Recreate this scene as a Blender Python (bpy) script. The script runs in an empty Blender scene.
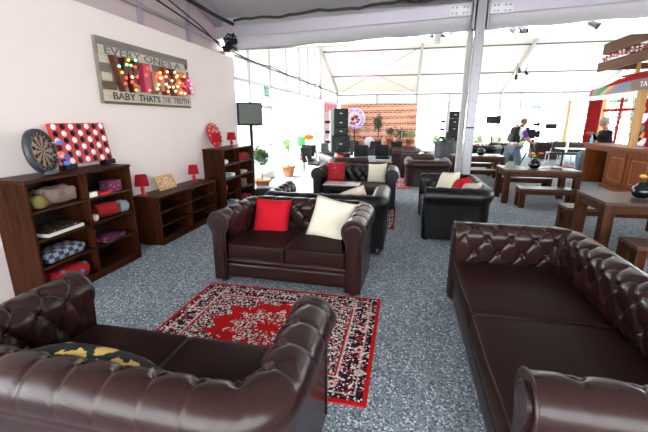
import bpy, bmesh, math, random
import numpy as np
from mathutils import Vector, Matrix, Euler
random.seed(7)
S = bpy.context.scene
C = S.collection
PI = math.pi
R = math.radians

# ------------------------------------------------------------------ materials
class NT:
    def __init__(s, name):
        s.m = bpy.data.materials.new(name); s.m.use_nodes = True
        s.t = s.m.node_tree; s.b = s.t.nodes['Principled BSDF']; s.out = s.t.nodes['Material Output']
        s._tc = None
    def n(s, typ, **kw):
        x = s.t.nodes.new(typ)
        for k, v in kw.items(): setattr(x, k, v)
        return x
    def link(s, a, b): s.t.links.new(a, b)
    def coord(s):
        if not s._tc: s._tc = s.n('ShaderNodeTexCoord')
        return s._tc.outputs['Object']
    def setin(s, sock, v):
        if v is None: return
        if hasattr(v, 'links') or hasattr(v, 'is_linked'): s.link(v, sock)
        else: sock.default_value = v
    def math(s, op, a, b=None, c=None, clamp=False):
        x = s.n('ShaderNodeMath', operation=op); x.use_clamp = clamp
        s.setin(x.inputs[0], a); s.setin(x.inputs[1], b)
        if c is not None: s.setin(x.inputs[2], c)
        return x.outputs[0]
    def xyz(s, v=None):
        x = s.n('ShaderNodeSeparateXYZ'); s.link(v or s.coord(), x.inputs[0]); return x.outputs
    def mapping(s, scale=(1,1,1), loc=(0,0,0), rot=(0,0,0), v=None):
        x = s.n('ShaderNodeMapping'); s.link(v or s.coord(), x.inputs[0])
        x.inputs['Scale'].default_value = scale; x.inputs['Location'].default_value = loc; x.inputs['Rotation'].default_value = rot
        return x.outputs[0]
    def noise(s, scale, detail=2, v=None, rough=.5, dist=0):
        x = s.n('ShaderNodeTexNoise'); s.link(v or s.coord(), x.inputs['Vector'])
        x.inputs['Scale'].default_value = scale; x.inputs['Detail'].default_value = detail
        x.inputs['Roughness'].default_value = rough; x.inputs['Distortion'].default_value = dist
        return x.outputs['Fac']
    def voro(s, scale, v=None, feature='F1'):
        x = s.n('ShaderNodeTexVoronoi', feature=feature); s.link(v or s.coord(), x.inputs['Vector'])
        x.inputs['Scale'].default_value = scale
        return x
    def ramp(s, fac, stops, interp='LINEAR'):
        x = s.n('ShaderNodeValToRGB'); s.link(fac, x.inputs[0]); cr = x.color_ramp; cr.interpolation = interp
        while len(cr.elements) < len(stops): cr.elements.new(.5)
        for e, (p, c) in zip(cr.elements, stops): e.position = p; e.color = (*c, 1)
        return x.outputs[0]
    def mix(s, fac, a, b):
        x = s.n('ShaderNodeMix', data_type='RGBA')
        s.setin(x.inputs['Factor'], fac)
        for i, v in ((6, a), (7, b)):
            if isinstance(v, tuple): x.inputs[i].default_value = (*v, 1)
            else: s.link(v, x.inputs[i])
        return x.outputs[2]
    def bump(s, h, strength=.3, dist=.01):
        x = s.n('ShaderNodeBump'); s.link(h, x.inputs['Height'])
        x.inputs['Strength'].default_value = strength; x.inputs['Distance'].default_value = dist
        s.link(x.outputs[0], s.b.inputs['Normal'])
    def col(s, c):
        if isinstance(c, tuple): s.b.inputs['Base Color'].default_value = (*c, 1)
        else: s.link(c, s.b.inputs['Base Color'])
    def pr(s, rough=None, metal=None, spec=None, **kw):
        if rough is not None: s.setin(s.b.inputs['Roughness'], rough)
        if metal is not None: s.b.inputs['Metallic'].default_value = metal
        if spec is not None: s.b.inputs['Specular IOR Level'].default_value = spec
        for k, v in kw.items(): s.b.inputs[k].default_value = v
        return s

def plain(name, c, rough=.6, metal=0, spec=.5, var=.0, emit=None, es=1):
    t = NT(name)
    if var:
        f = t.noise(9, 3)
        t.col(t.mix(f, tuple(x*(1-var) for x in c), tuple(min(1, x*(1+var)) for x in c)))
    else: t.col(c)
    t.pr(rough, metal, spec)
    if emit:
        t.b.inputs['Emission Color'].default_value = (*emit, 1); t.b.inputs['Emission Strength'].default_value = es
    return t.m

def leather(name, c, rough=.34, spec=.30):
    t = NT(name)
    f = t.noise(2.2, 2)
    t.col(t.mix(f, tuple(x*.9 for x in c), tuple(x*1.1 for x in c)))
    t.pr(rough, 0, spec)
    v = t.mapping((3, 3, 3)); t.bump(t.noise(2.4, 1, v, .4, 1.2), .05, .02)
    return t.m

def wood(name, c1, c2, axis=0, rough=.4, scale=6, planks=0, spec=.16):
    t = NT(name)
    sc = [scale]*3; sc[axis] = scale*.07
    v = t.mapping(tuple(sc))
    f = t.noise(3.5, 6, v, .62, .6)
    c = t.ramp(f, [(.3, c1), (.7, c2)])
    if planks:
        o = t.xyz()[2 if axis != 2 else 0]
        k = t.math('FLOOR', t.math('DIVIDE', o, planks))
        w = t.n('ShaderNodeTexWhiteNoise', noise_dimensions='1D'); t.link(k, w.inputs['W'])
        c = t.mix(t.math('MULTIPLY', w.outputs['Value'], .5), c, c2)
    t.col(c); t.pr(rough, 0, spec); t.bump(f, .08, .004)
    return t.m

def fabric(name, c, rough=.9, scale=300, var=.15, bump=.25):
    t = NT(name)
    f = t.noise(scale, 2)
    t.col(t.mix(f, tuple(x*(1-var) for x in c), tuple(min(1, x*(1+var)) for x in c)))
    t.pr(rough, 0, .2); t.bump(f, bump, .003)
    return t.m

def translucent(name, c, trans=.4, rough=.8, tc=None):
    t = NT(name); t.col(c); t.pr(rough, 0, .2)
    tr = t.n('ShaderNodeBsdfTranslucent'); tr.inputs[0].default_value = (*(tc or c), 1)
    mx = t.n('ShaderNodeMixShader'); mx.inputs[0].default_value = trans
    t.link(t.b.outputs[0], mx.inputs[1]); t.link(tr.outputs[0], mx.inputs[2]); t.link(mx.outputs[0], t.out.inputs[0])
    return t.m

def clear(name, tint=(.97, .98, .98), gloss=.05):
    t = NT(name)
    tr = t.n('ShaderNodeBsdfTransparent'); tr.inputs[0].default_value = (*tint, 1)
    gl = t.n('ShaderNodeBsdfGlossy'); gl.inputs['Roughness'].default_value = .05
    mx = t.n('ShaderNodeMixShader'); mx.inputs[0].default_value = gloss
    t.link(tr.outputs[0], mx.inputs[1]); t.link(gl.outputs[0], mx.inputs[2]); t.link(mx.outputs[0], t.out.inputs[0])
    return t.m

M = {}
M['brown'] = leather('oxblood leather', (.0235, .0090, .0080), .27)
M['brownseat'] = leather('soft oxblood seat leather', (.0230, .0092, .0080), .52, .06)
M['farbrown'] = leather('worn brown leather', (.026, .010, .009), .36)
M['black'] = leather('black leather', (.0022, .0022, .0023), .36)
M['button'] = plain('button leather', (.009, .003, .003), .35)
M['pipe_brown'] = plain('piping oxblood', (.018, .006, .006), .38)
M['pipe_black'] = plain('piping black', (.003, .003, .003), .35)
M['foot'] = plain('dark foot wood', (.012, .008, .006), .4)
M['bookwood'] = wood('dark mahogany board', (.012, .0033, .0013), (.066, .0175, .0060), 0, .42, spec=.10)
M['bookwoodv'] = wood('dark mahogany upright', (.012, .0033, .0013), (.066, .0175, .0060), 2, .42, spec=.08)
M['edge'] = wood('mahogany shelf edge', (.022, .008, .0035), (.06, .020, .009), 0, .4)
M['bookback'] = plain('shade-toned mahogany back', (.004, .0015, .001), .6)  # shade inside the shelves put into the colour, far darker than the boards
M['table'] = wood('walnut table wood', (.020, .0062, .0025), (.088, .029, .011), 0, .4, 7, spec=.10)
M['tabletop'] = wood('polished walnut top', (.020, .0068, .0030), (.080, .029, .0125), 0, .32, 7, spec=.5)
M['tablev'] = wood('walnut leg wood', (.020, .0062, .0025), (.088, .029, .011), 2, .45, 7, spec=.08)
M['barwood'] = wood('orange brown bar wood', (.09, .020, .0050), (.25, .066, .017), 2, .38, 5, .11)
M['bartop'] = wood('bar top board', (.14, .036, .010), (.28, .085, .026), 1, .4, 5)
M['barshade'] = plain('shade-toned bar recess board', (.010, .004, .003), .6)  # shade of the open knee space under the counter, painted as near-black
M['barlite'] = wood('bar moulding', (.28, .13, .05), (.45, .22, .09), 2, .4)
M['pinewood'] = wood('pine post wood', (.38, .20, .075), (.58, .33, .14), 2, .5)
M['beamwood'] = wood('canopy brown board', (.07, .027, .014), (.14, .058, .028), 1, .5)
M['white_wall'] = plain('white partition panel', (.78, .68, .64), .7, var=.015)
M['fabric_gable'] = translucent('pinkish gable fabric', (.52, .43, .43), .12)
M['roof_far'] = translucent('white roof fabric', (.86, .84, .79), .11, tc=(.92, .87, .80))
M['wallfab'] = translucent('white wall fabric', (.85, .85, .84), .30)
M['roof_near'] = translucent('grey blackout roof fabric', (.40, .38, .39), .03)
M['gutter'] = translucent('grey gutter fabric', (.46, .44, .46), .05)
M['alu'] = plain('aluminium profile', (.21, .20, .215), .38, .55)
M['alupaint'] = plain('white painted profile', (.52, .51, .50), .45)
M['alupurple'] = plain('aluminium eave beam', (.40, .36, .41), .42, .4)
M['purlin'] = plain('backlit dark purlin tube', (.14, .14, .145), .5, .2)  # backlit shade of purlins and wires put into a darker colour
M['steel'] = plain('galvanised plate', (.45, .44, .46), .4, .8)
M['pvc'] = clear('clear pvc pane')
M['cable'] = plain('black cable', (.008, .008, .008), .6)
M['blackpl'] = plain('black plastic', (.006, .006, .007), .5, spec=.2)
M['greypl'] = plain('dark grey plastic', (.035, .04, .045), .5)
M['spk'] = plain('speaker grille', (.016, .018, .016), .7, spec=.2)
M['screen'] = plain('switched off grey screen', (.11, .12, .105), .5, spec=.2)
M['screen_lt'] = plain('pale green screen', (.5, .66, .58), .3)
M['red'] = plain('red lacquer', (.42, .008, .012), .35)
M['redpl'] = plain('red plastic', (.50, .012, .018), .35)
M['redfab'] = fabric('red lamp fabric', (.34, .010, .016))
M['redcush'] = fabric('bright red cushion fabric', (.46, .006, .016))
M['cream'] = fabric('cream cushion fabric', (.72, .66, .52))
M['beige'] = fabric('beige cushion fabric', (.55, .45, .36))
M['white'] = plain('white plastic', (.82, .82, .82), .4)
M['terra'] = plain('terracotta', (.42, .15, .065), .75, var=.15)
M['leaf'] = plain('green leaf', (.045, .10, .02), .5, var=.3)
M['leafd'] = plain('dark green leaf', (.022, .055, .015), .5, var=.3)
M['leafl'] = plain('light green leaf', (.22, .38, .10), .5, var=.3)
M['stem'] = plain('brown stem', (.10, .06, .035), .7)
M['gold'] = plain('gold paint', (.55, .36, .10), .4, .4)
M['curtain'] = fabric('red curtain cloth', (.27, .007, .009), scale=60)
M['skin'] = plain('skin', (.36, .18, .12), .5)
M['hair_br'] = plain('short brown hair', (.16, .10, .055), .7)
M['hair_gr'] = plain('grey hair', (.30, .28, .25), .7)
M['denim'] = fabric('light blue denim', (.13, .17, .215), scale=150)
M['tee'] = fabric('white tee cloth', (.72, .72, .72), scale=150)
M['purple'] = fabric('purple sleeve cloth', (.11, .04, .30), scale=150)
M['jacket'] = fabric('black jacket cloth', (.012, .012, .013), scale=150)
M['shirtblue'] = fabric('light blue collar', (.30, .42, .62), scale=150)
M['asphalt'] = plain('pale paving outside', (.62, .62, .60), .8, var=.05)
M['bush'] = plain('bush leaf', (.075, .13, .035), .6, var=.4)
M['hedge'] = plain('hedge leaf', (.034, .058, .014), .6, var=.4)
M['yellow'] = plain('yellow petal', (.75, .52, .02), .5)
M['orange'] = plain('orange petal', (.80, .18, .01), .5)
M['pink'] = plain('pink petal', (.70, .05, .12), .5)
M['paper'] = plain('white paper', (.80, .78, .74), .5)
M['greensign'] = plain('green exit sign face', (.01, .16, .09), .4, emit=(.02, .5, .28), es=.12)

def carpet_mat():
    t = NT('blue grey carpet')
    v = t.voro(95)
    w = t.n('ShaderNodeTexWhiteNoise', noise_dimensions='3D'); t.link(v.outputs['Position'], w.inputs['Vector'])
    c = t.ramp(w.outputs['Value'], [(0, (.08, .10, .125)), (.30, (.22, .265, .30)), (.70, (.34, .39, .43)), (.9, (.75, .80, .83))], 'CONSTANT')
    c = t.mix(t.math('MULTIPLY', t.noise(1.3, 4), .30), c, (.30, .345, .385))
    t.col(c); t.pr(.95, 0, .15); t.bump(t.noise(380, 2), .5, .004)
    return t.m
M['carpet'] = carpet_mat()

def rug_mat(name, hx, hy, red=(.50, .010, .012), dark=(.010, .009, .025), cream=(.80, .74, .68), cell=78):
    t = NT(name)
    x, y, _ = t.xyz()
    ax, ay = t.math('ABSOLUTE', x), t.math('ABSOLUTE', y)
    ex, ey = t.math('SUBTRACT', hx, ax), t.math('SUBTRACT', hy, ay)
    e = t.math('MINIMUM', ex, ey)
    # mirrored coordinates give the weave its symmetry
    cb = t.n('ShaderNodeCombineXYZ'); t.link(ax, cb.inputs[0]); t.link(ay, cb.inputs[1]); mv = cb.outputs[0]
    v = t.voro(cell, mv)
    w = t.n('ShaderNodeTexWhiteNoise', noise_dimensions='3D'); t.link(v.outputs['Position'], w.inputs['Vector'])
    speck = t.ramp(w.outputs['Value'], [(0, dark), (.36, cream), (.66, (.10, .02, .03)), (.76, red), (.86, (.30, .24, .22))], 'CONSTANT')
    speckd = t.ramp(w.outputs['Value'], [(0, dark), (.60, cream), (.82, red), (.93, (.10, .02, .03))], 'CONSTANT')
    col = speck
    # border band, darker, with rosettes
    fl = t.voro(7.5, mv)
    ros = t.math('LESS_THAN', fl.outputs['Distance'], .27)
    ros2 = t.math('LESS_THAN', fl.outputs['Distance'], .13)
    bcol = t.mix(ros, speckd, t.mix(.55, speck, cream))
    bcol = t.mix(ros2, bcol, red)
    col = t.mix(t.math('LESS_THAN', e, .225), col, bcol)
    def stripe(a, b, c):
        nonlocal col
        f = t.math('MULTIPLY', t.math('GREATER_THAN', e, a), t.math('LESS_THAN', e, b))
        col = t.mix(f, col, c)
    stripe(.225, .24, red); stripe(.21, .225, t.mix(.5, speck, cream)); stripe(.075, .087, t.mix(.5, speckd, cream))
    # medallion
    ang = t.math('ARCTAN2', t.math('DIVIDE', y, hy), t.math('DIVIDE', x, hx))
    rr = t.math('SQRT', t.math('ADD', t.math('POWER', t.math('DIVIDE', ax, hx), 2), t.math('POWER', t.math('DIVIDE', ay, hy), 2)))
    lobe = t.math('MULTIPLY', t.math('SINE', t.math('MULTIPLY', ang, 12)), .05)
    nz = t.math('MULTIPLY', t.math('SUBTRACT', t.noise(14, 3, mv), .5), .34)
    f = t.math('ADD', t.math('ADD', rr, lobe), nz)
    col = t.mix(t.math('LESS_THAN', f, .55), col, red)
    col = t.mix(t.math('MULTIPLY', t.math('LESS_THAN', f, .36), t.math('GREATER_THAN', w.outputs['Value'], .25)), col, speck)
    col = t.mix(t.math('LESS_THAN', f, .14), col, red)
    col = t.mix(t.math('LESS_THAN', e, .03), col, red)
    t.col(col); t.pr(.95, 0, .1); t.bump(t.noise(300, 2), .5, .004)
    return t.m

def brick_mat():
    t = NT('printed brick banner')
    x, y, z = t.xyz()
    cb = t.n('ShaderNodeCombineXYZ'); t.link(x, cb.inputs[0]); t.link(z, cb.inputs[1])
    b = t.n('ShaderNodeTexBrick'); t.link(cb.outputs[0], b.inputs['Vector'])
    b.inputs['Color1'].default_value = (.62, .20, .11, 1); b.inputs['Color2'].default_value = (.30, .07, .045, 1)
    b.inputs['Mortar'].default_value = (.78, .52, .40, 1); b.inputs['Scale'].default_value = 1
    b.inputs['Brick Width'].default_value = .26; b.inputs['Row Height'].default_value = .10; b.inputs['Mortar Size'].default_value = .016
    band = t.math('SINE', t.math('ADD', t.math('MULTIPLY', z, 19), t.math('MULTIPLY', x, -.55)))
    nz = t.noise(1.2, 3)
    f = t.math('MULTIPLY', t.math('GREATER_THAN', t.math('ADD', band, t.math('MULTIPLY', t.math('SUBTRACT', nz, .5), 2.2)), .1), .62)
    c = t.mix(f, b.outputs['Color'], (.95, .62, .42))
    t.col(c); t.pr(.7, 0, .3)
    return t.m

def dart_mat():
    t = NT('dartboard face')
    x, y, z = t.xyz()
    r = t.math('SQRT', t.math('ADD', t.math('POWER', x, 2), t.math('POWER', z, 2)))
    a = t.math('DIVIDE', t.math('ADD', t.math('ARCTAN2', x, z), PI + PI/20), 2*PI)
    k = t.math('FLOOR', t.math('MULTIPLY', a, 20))
    odd = t.math('MODULO', k, 2)
    c = t.mix(odd, (.008, .008, .008), (.50, .32, .17))
    rg = t.mix(odd, (.30, .012, .012), (.03, .10, .05))
    def ring(a_, b_, cc):
        nonlocal c
        c = t.mix(t.math('MULTIPLY', t.math('GREATER_THAN', r, a_), t.math('LESS_THAN', r, b_)), c, cc)
    ring(.088, .097, rg); ring(.139, .149, rg); ring(.149, .3, (.010, .010, .012))
    ring(0, .016, (.03, .10, .05)); ring(0, .008, (.4, .01, .01))
    t.col(c); t.pr(.75); return t.m

def check_mat(name, c1, c2, sc):
    t = NT(name)
    x = t.n('ShaderNodeTexChecker'); t.link(t.coord(), x.inputs[0]); x.inputs['Scale'].default_value = sc
    x.inputs[1].default_value = (*c1, 1); x.inputs[2].default_value = (*c2, 1)
    t.col(x.outputs[0]); t.pr(.9); return t.m

def flower_mat(name, base, spot, sc, thr=.3):
    t = NT(name)
    v = t.voro(sc)
    d = t.math('ADD', v.outputs['Distance'], t.math('MULTIPLY', t.math('SUBTRACT', t.noise(sc*6, 2), .5), .35))
    t.col(t.mix(t.math('LESS_THAN', d, thr), base, spot)); t.pr(.75, 0, .3); return t.m

M['goldflower'] = flower_mat('black cloth with gold flowers', (.010, .012, .016), (.62, .42, .12), 9, .44)
M['redpattern'] = flower_mat('red patterned cloth', (.36, .010, .02), (.60, .36, .30), 16, .18)
M['check'] = check_mat('blue grey checked cloth', (.04, .045, .07), (.30, .32, .38), 18)
M['blanket'] = fabric('dusty cream blanket', (.23, .165, .14), scale=60)
M['mustard'] = fabric('mustard cloth', (.20, .16, .045), scale=60)
M['teal'] = fabric('grey teal knit', (.20, .29, .31), scale=60)
M['redthrow'] = fabric('red throw cloth', (.26, .012, .016), scale=60)
M['boxes_pink'] = flower_mat('patterned pink card', (.10, .02, .05), (.45, .10, .20), 30, .3)
M['tray'] = flower_mat('cream card with red print', (.62, .45, .28), (.42, .04, .03), 26, .34)
M['darkgame'] = flower_mat('dark printed card', (.03, .014, .010), (.30, .22, .16), 20, .22)
M['bluered'] = flower_mat('red and blue print', (.42, .015, .02), (.06, .22, .42), 12, .26)
M['brick'] = brick_mat()
M['dart'] = dart_mat()

# ------------------------------------------------------------------ mesh building
class MB:
    def __init__(s): s.v = []; s.f = []; s.mi = []; s.sm = []
    def add(s, v, f, mi=0, smooth=False):
        o = len(s.v); s.v += [tuple(p) for p in v]
        s.f += [tuple(i+o for i in q) for q in f]; s.mi += [mi]*len(f); s.sm += [smooth]*len(f); return s
    def box(s, c, d, mi=0, rot=None):
        x, y, z = d[0]/2, d[1]/2, d[2]/2
        v = [Vector((sx*x, sy*y, sz*z)) for sx in (-1, 1) for sy in (-1, 1) for sz in (-1, 1)]
        if rot: m = Euler(rot).to_matrix(); v = [m @ p for p in v]
        c = Vector(c); v = [p+c for p in v]
        return s.add(v, [(0,1,3,2),(4,6,7,5),(0,4,5,1),(2,3,7,6),(0,2,6,4),(1,5,7,3)], mi)
    def b2(s, lo, hi, mi=0):
        return s.box([(a+b)/2 for a, b in zip(lo, hi)], [abs(b-a) for a, b in zip(lo, hi)], mi)
    def lathe(s, prof, n=24, mi=0, c=(0,0,0), axis='z', smooth=True, cap=True):
        v = []; f = []
        for r, z in prof:
            for k in range(n):
                a = 2*PI*k/n; p = (r*math.cos(a), r*math.sin(a), z)
                if axis == 'y': p = (p[0], p[2], p[1])
                if axis == 'x': p = (p[2], p[0], p[1])
                v.append((p[0]+c[0], p[1]+c[1], p[2]+c[2]))
        for i in range(len(prof)-1):
            for k in range(n):
                k2 = (k+1) % n; f.append((i*n+k, i*n+k2, (i+1)*n+k2, (i+1)*n+k))
        s.add(v, f, mi, smooth)
        if cap:
            o = len(s.v)-len(v)
            for i in (0, len(prof)-1):
                if prof[i][0] > 1e-5:
                    s.f.append(tuple(o+i*n+k for k in range(n))); s.mi.append(mi); s.sm.append(False)
        return s
    def tube(s, pts, r, n=8, mi=0, closed=False, smooth=True):
        pts = [Vector(p) for p in pts]; m = len(pts); v = []; f = []
        up = None
        for i, p in enumerate(pts):
            if closed: t = pts[(i+1) % m]-pts[i-1]
            else: t = pts[min(i+1, m-1)]-pts[max(i-1, 0)]
            t.normalize()
            if up is None:
                up = Vector((0,0,1)) if abs(t.z) < .9 else Vector((1,0,0))
            a = t.cross(up)
            if a.length < 1e-4: a = t.cross(Vector((0,1,0)))
            a.normalize(); b = a.cross(t); b.normalize(); up = b
            rr = r[i] if isinstance(r, (list, tuple)) else r
            for k in range(n):
                q = 2*PI*k/n; v.append(p + a*math.cos(q)*rr + b*math.sin(q)*rr)
        for i in range(m if closed else m-1):
            j = (i+1) % m
            for k in range(n):
                k2 = (k+1) % n; f.append((i*n+k, i*n+k2, j*n+k2, j*n+k))
        if not closed: f += [tuple(range(n))[::-1], tuple((m-1)*n+k for k in range(n))]
        return s.add(v, f, mi, smooth)
    def bar(s, a, b, w, h=None, mi=0):
        """square bar from a to b"""
        a, b = Vector(a), Vector(b); t = (b-a).normalized(); h = h or w
        up = Vector((0,0,1)) if abs(t.z) < .95 else Vector((0,1,0))
        x = t.cross(up).normalized()*w/2; y = x.normalized().cross(t)*h/2
        v = [p+sx*x+sy*y for p in (a, b) for sx, sy in ((-1,-1),(1,-1),(1,1),(-1,1))]
        return s.add(v, [(3,2,1,0),(4,5,6,7),(0,1,5,4),(1,2,6,5),(2,3,7,6),(3,0,4,7)], mi)
    def ball(s, c, r, mi=0, n=12, sc=(1,1,1)):
        v = []; f = []; m = max(4, n//2)
        for i in range(m+1):
            th = PI*i/m
            for k in range(n):
                a = 2*PI*k/n
                v.append((c[0]+r*sc[0]*math.sin(th)*math.cos(a), c[1]+r*sc[1]*math.sin(th)*math.sin(a), c[2]+r*sc[2]*math.cos(th)))
        for i in range(m):
            for k in range(n):
                k2 = (k+1) % n; f.append((i*n+k, (i+1)*n+k, (i+1)*n+k2, i*n+k2))
        return s.add(v, f, mi, True)
    def prism(s, poly, y0, y1, mi=0):
        """poly in x,z extruded along y"""
        n = len(poly)
        v = [(x, y0, z) for x, z in poly]+[(x, y1, z) for x, z in poly]
        f = [tuple(range(n)), tuple(range(2*n-1, n-1, -1))]+[(i, n+i, n+(i+1) % n, (i+1) % n) for i in range(n)]
        return s.add(v, f, mi)
    def rbox(s, c, d, r, n=10, crown=0, mi=0, lump=0, seed=0):
        """rounded box with a crowned top; subdivided so that it bulges softly"""
        c = Vector(c); h = Vector(d)/2; rnd = random.Random(seed)
        ph = [rnd.uniform(0, 6.3) for _ in range(6)]
        def P(u, w, t):
            p = Vector((u*h.x, w*h.y, t*h.z))
            q = Vector((max(-h.x+r, min(h.x-r, p.x)), max(-h.y+r, min(h.y-r, p.y)), max(-h.z+r, min(h.z-r, p.z))))
            e = p-q
            if e.length > 1e-9: p = q+e.normalized()*r
            k = max(0, 1-u*u)*max(0, 1-w*w)
            p.z += crown*k*(1 if t > 0 else -.2)*abs(t)
            if lump:
                p *= 1+lump*(math.sin(u*5+ph[0])*math.sin(w*6+ph[1])+.6*math.sin(u*11+ph[2]+t*4)*math.sin(w*9+ph[3]))
            return p+c
        def us(k):   # denser samples near the edges
            g = [-1+2*i/k for i in range(k+1)]
            return [math.copysign(1-(1-abs(x))**1.6, x) if x else 0 for x in g]
        g = us(n); g2 = us(6)
        for ax, A, B in ((2, g, g), (0, g, g2), (1, g, g2)):
            for sg in (-1, 1):
                v = []; f = []
                for i, a in enumerate(A):
                    for b in B:
                        v.append(P(a, b, sg) if ax == 2 else P(sg, a, b) if ax == 0 else P(a, sg, b))
                m = len(B)
                for i in range(len(A)-1):
                    for j in range(m-1):
                        q = (i*m+j, (i+1)*m+j, (i+1)*m+j+1, i*m+j+1)
                        flip = (sg < 0) != (ax == 1)
                        f.append(q[::-1] if flip else q)
                s.add(v, f, mi, True)
        return s
    def build(s, name, mats, parent=None, loc=None, rot=None, bevel=0, weld=False, seg=2):
        me = bpy.data.meshes.new(name); me.from_pydata(s.v, [], s.f); 
        if not isinstance(mats, (list, tuple)): mats = [mats]
        for m in mats: me.materials.append(m)
        me.polygons.foreach_set('material_index', s.mi); me.polygons.foreach_set('use_smooth', s.sm)
        me.update()
        if weld:
            bm = bmesh.new(); bm.from_mesh(me); bmesh.ops.remove_doubles(bm, verts=bm.verts, dist=1e-4)
            bmesh.ops.recalc_face_normals(bm, faces=bm.faces); bm.to_mesh(me); bm.free()
        o = bpy.data.objects.new(name, me); C.objects.link(o)
        if parent: o.parent = parent
        if loc: o.location = loc
        if rot: o.rotation_euler = rot
        if bevel:
            b = o.modifiers.new('edge', 'BEVEL'); b.width = bevel; b.segments = seg; b.limit_method = 'ANGLE'; b.angle_limit = R(40)
        return o

def tag(o, label, cat, group=None, kind=None):
    o['label'] = label; o['category'] = cat
    if group: o['group'] = group
    if kind: o['kind'] = kind
    return o
def thing(name, label, cat, loc=(0,0,0), rz=0, group=None, rot=None):
    o = bpy.data.objects.new(name, None); C.objects.link(o); o.empty_display_size = .1
    o.location = loc; o.rotation_euler = rot or (0,0,rz)
    return tag(o, label, cat, group)
def struct(o, label=None, cat=None):
    o['kind'] = 'structure'
    if label: o['label'] = label
    if cat: o['category'] = cat
    return o
def text_mesh(name, txt, size, mat, parent=None, loc=(0,0,0), rot=(0,0,0), ext=.002, fit=None, bold=0):
    cu = bpy.data.curves.new(name, 'FONT'); cu.body = txt; cu.size = size; cu.extrude = ext; cu.align_x = 'CENTER'; cu.align_y = 'CENTER'
    cu.offset = bold; cu.resolution_u = 3
    t = bpy.data.objects.new(name, cu); C.objects.link(t)
    dg = bpy.context.evaluated_depsgraph_get()
    me = bpy.data.meshes.new_from_object(t.evaluated_get(dg))
    bpy.data.objects.remove(t); bpy.data.curves.remove(cu)
    if fit:
        xs = [v.co.x for v in me.vertices]; ys = [v.co.y for v in me.vertices]
        cx, cy = (max(xs)+min(xs))/2, (max(ys)+min(ys))/2
        kx = fit[0]/(max(xs)-min(xs)); ky = fit[1]/(max(ys)-min(ys)) if fit[1] else kx
        for v in me.vertices: v.co.x = (v.co.x-cx)*kx; v.co.y = (v.co.y-cy)*ky
    me.materials.clear(); me.materials.append(mat)
    o = bpy.data.objects.new(name, me); C.objects.link(o); o.parent = parent; o.location = loc; o.rotation_euler = rot
    return o

def setmesh(name, V, F, mats, parent, smooth=True):
    me = bpy.data.meshes.new(name); me.from_pydata([tuple(v) for v in V], [], F)
    for m in (mats if isinstance(mats, (list, tuple)) else [mats]): me.materials.append(m)
    me.polygons.foreach_set('use_smooth', [smooth]*len(me.polygons)); me.update()
    o = bpy.data.objects.new(name, me); C.objects.link(o); o.parent = parent
    return o

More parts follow.
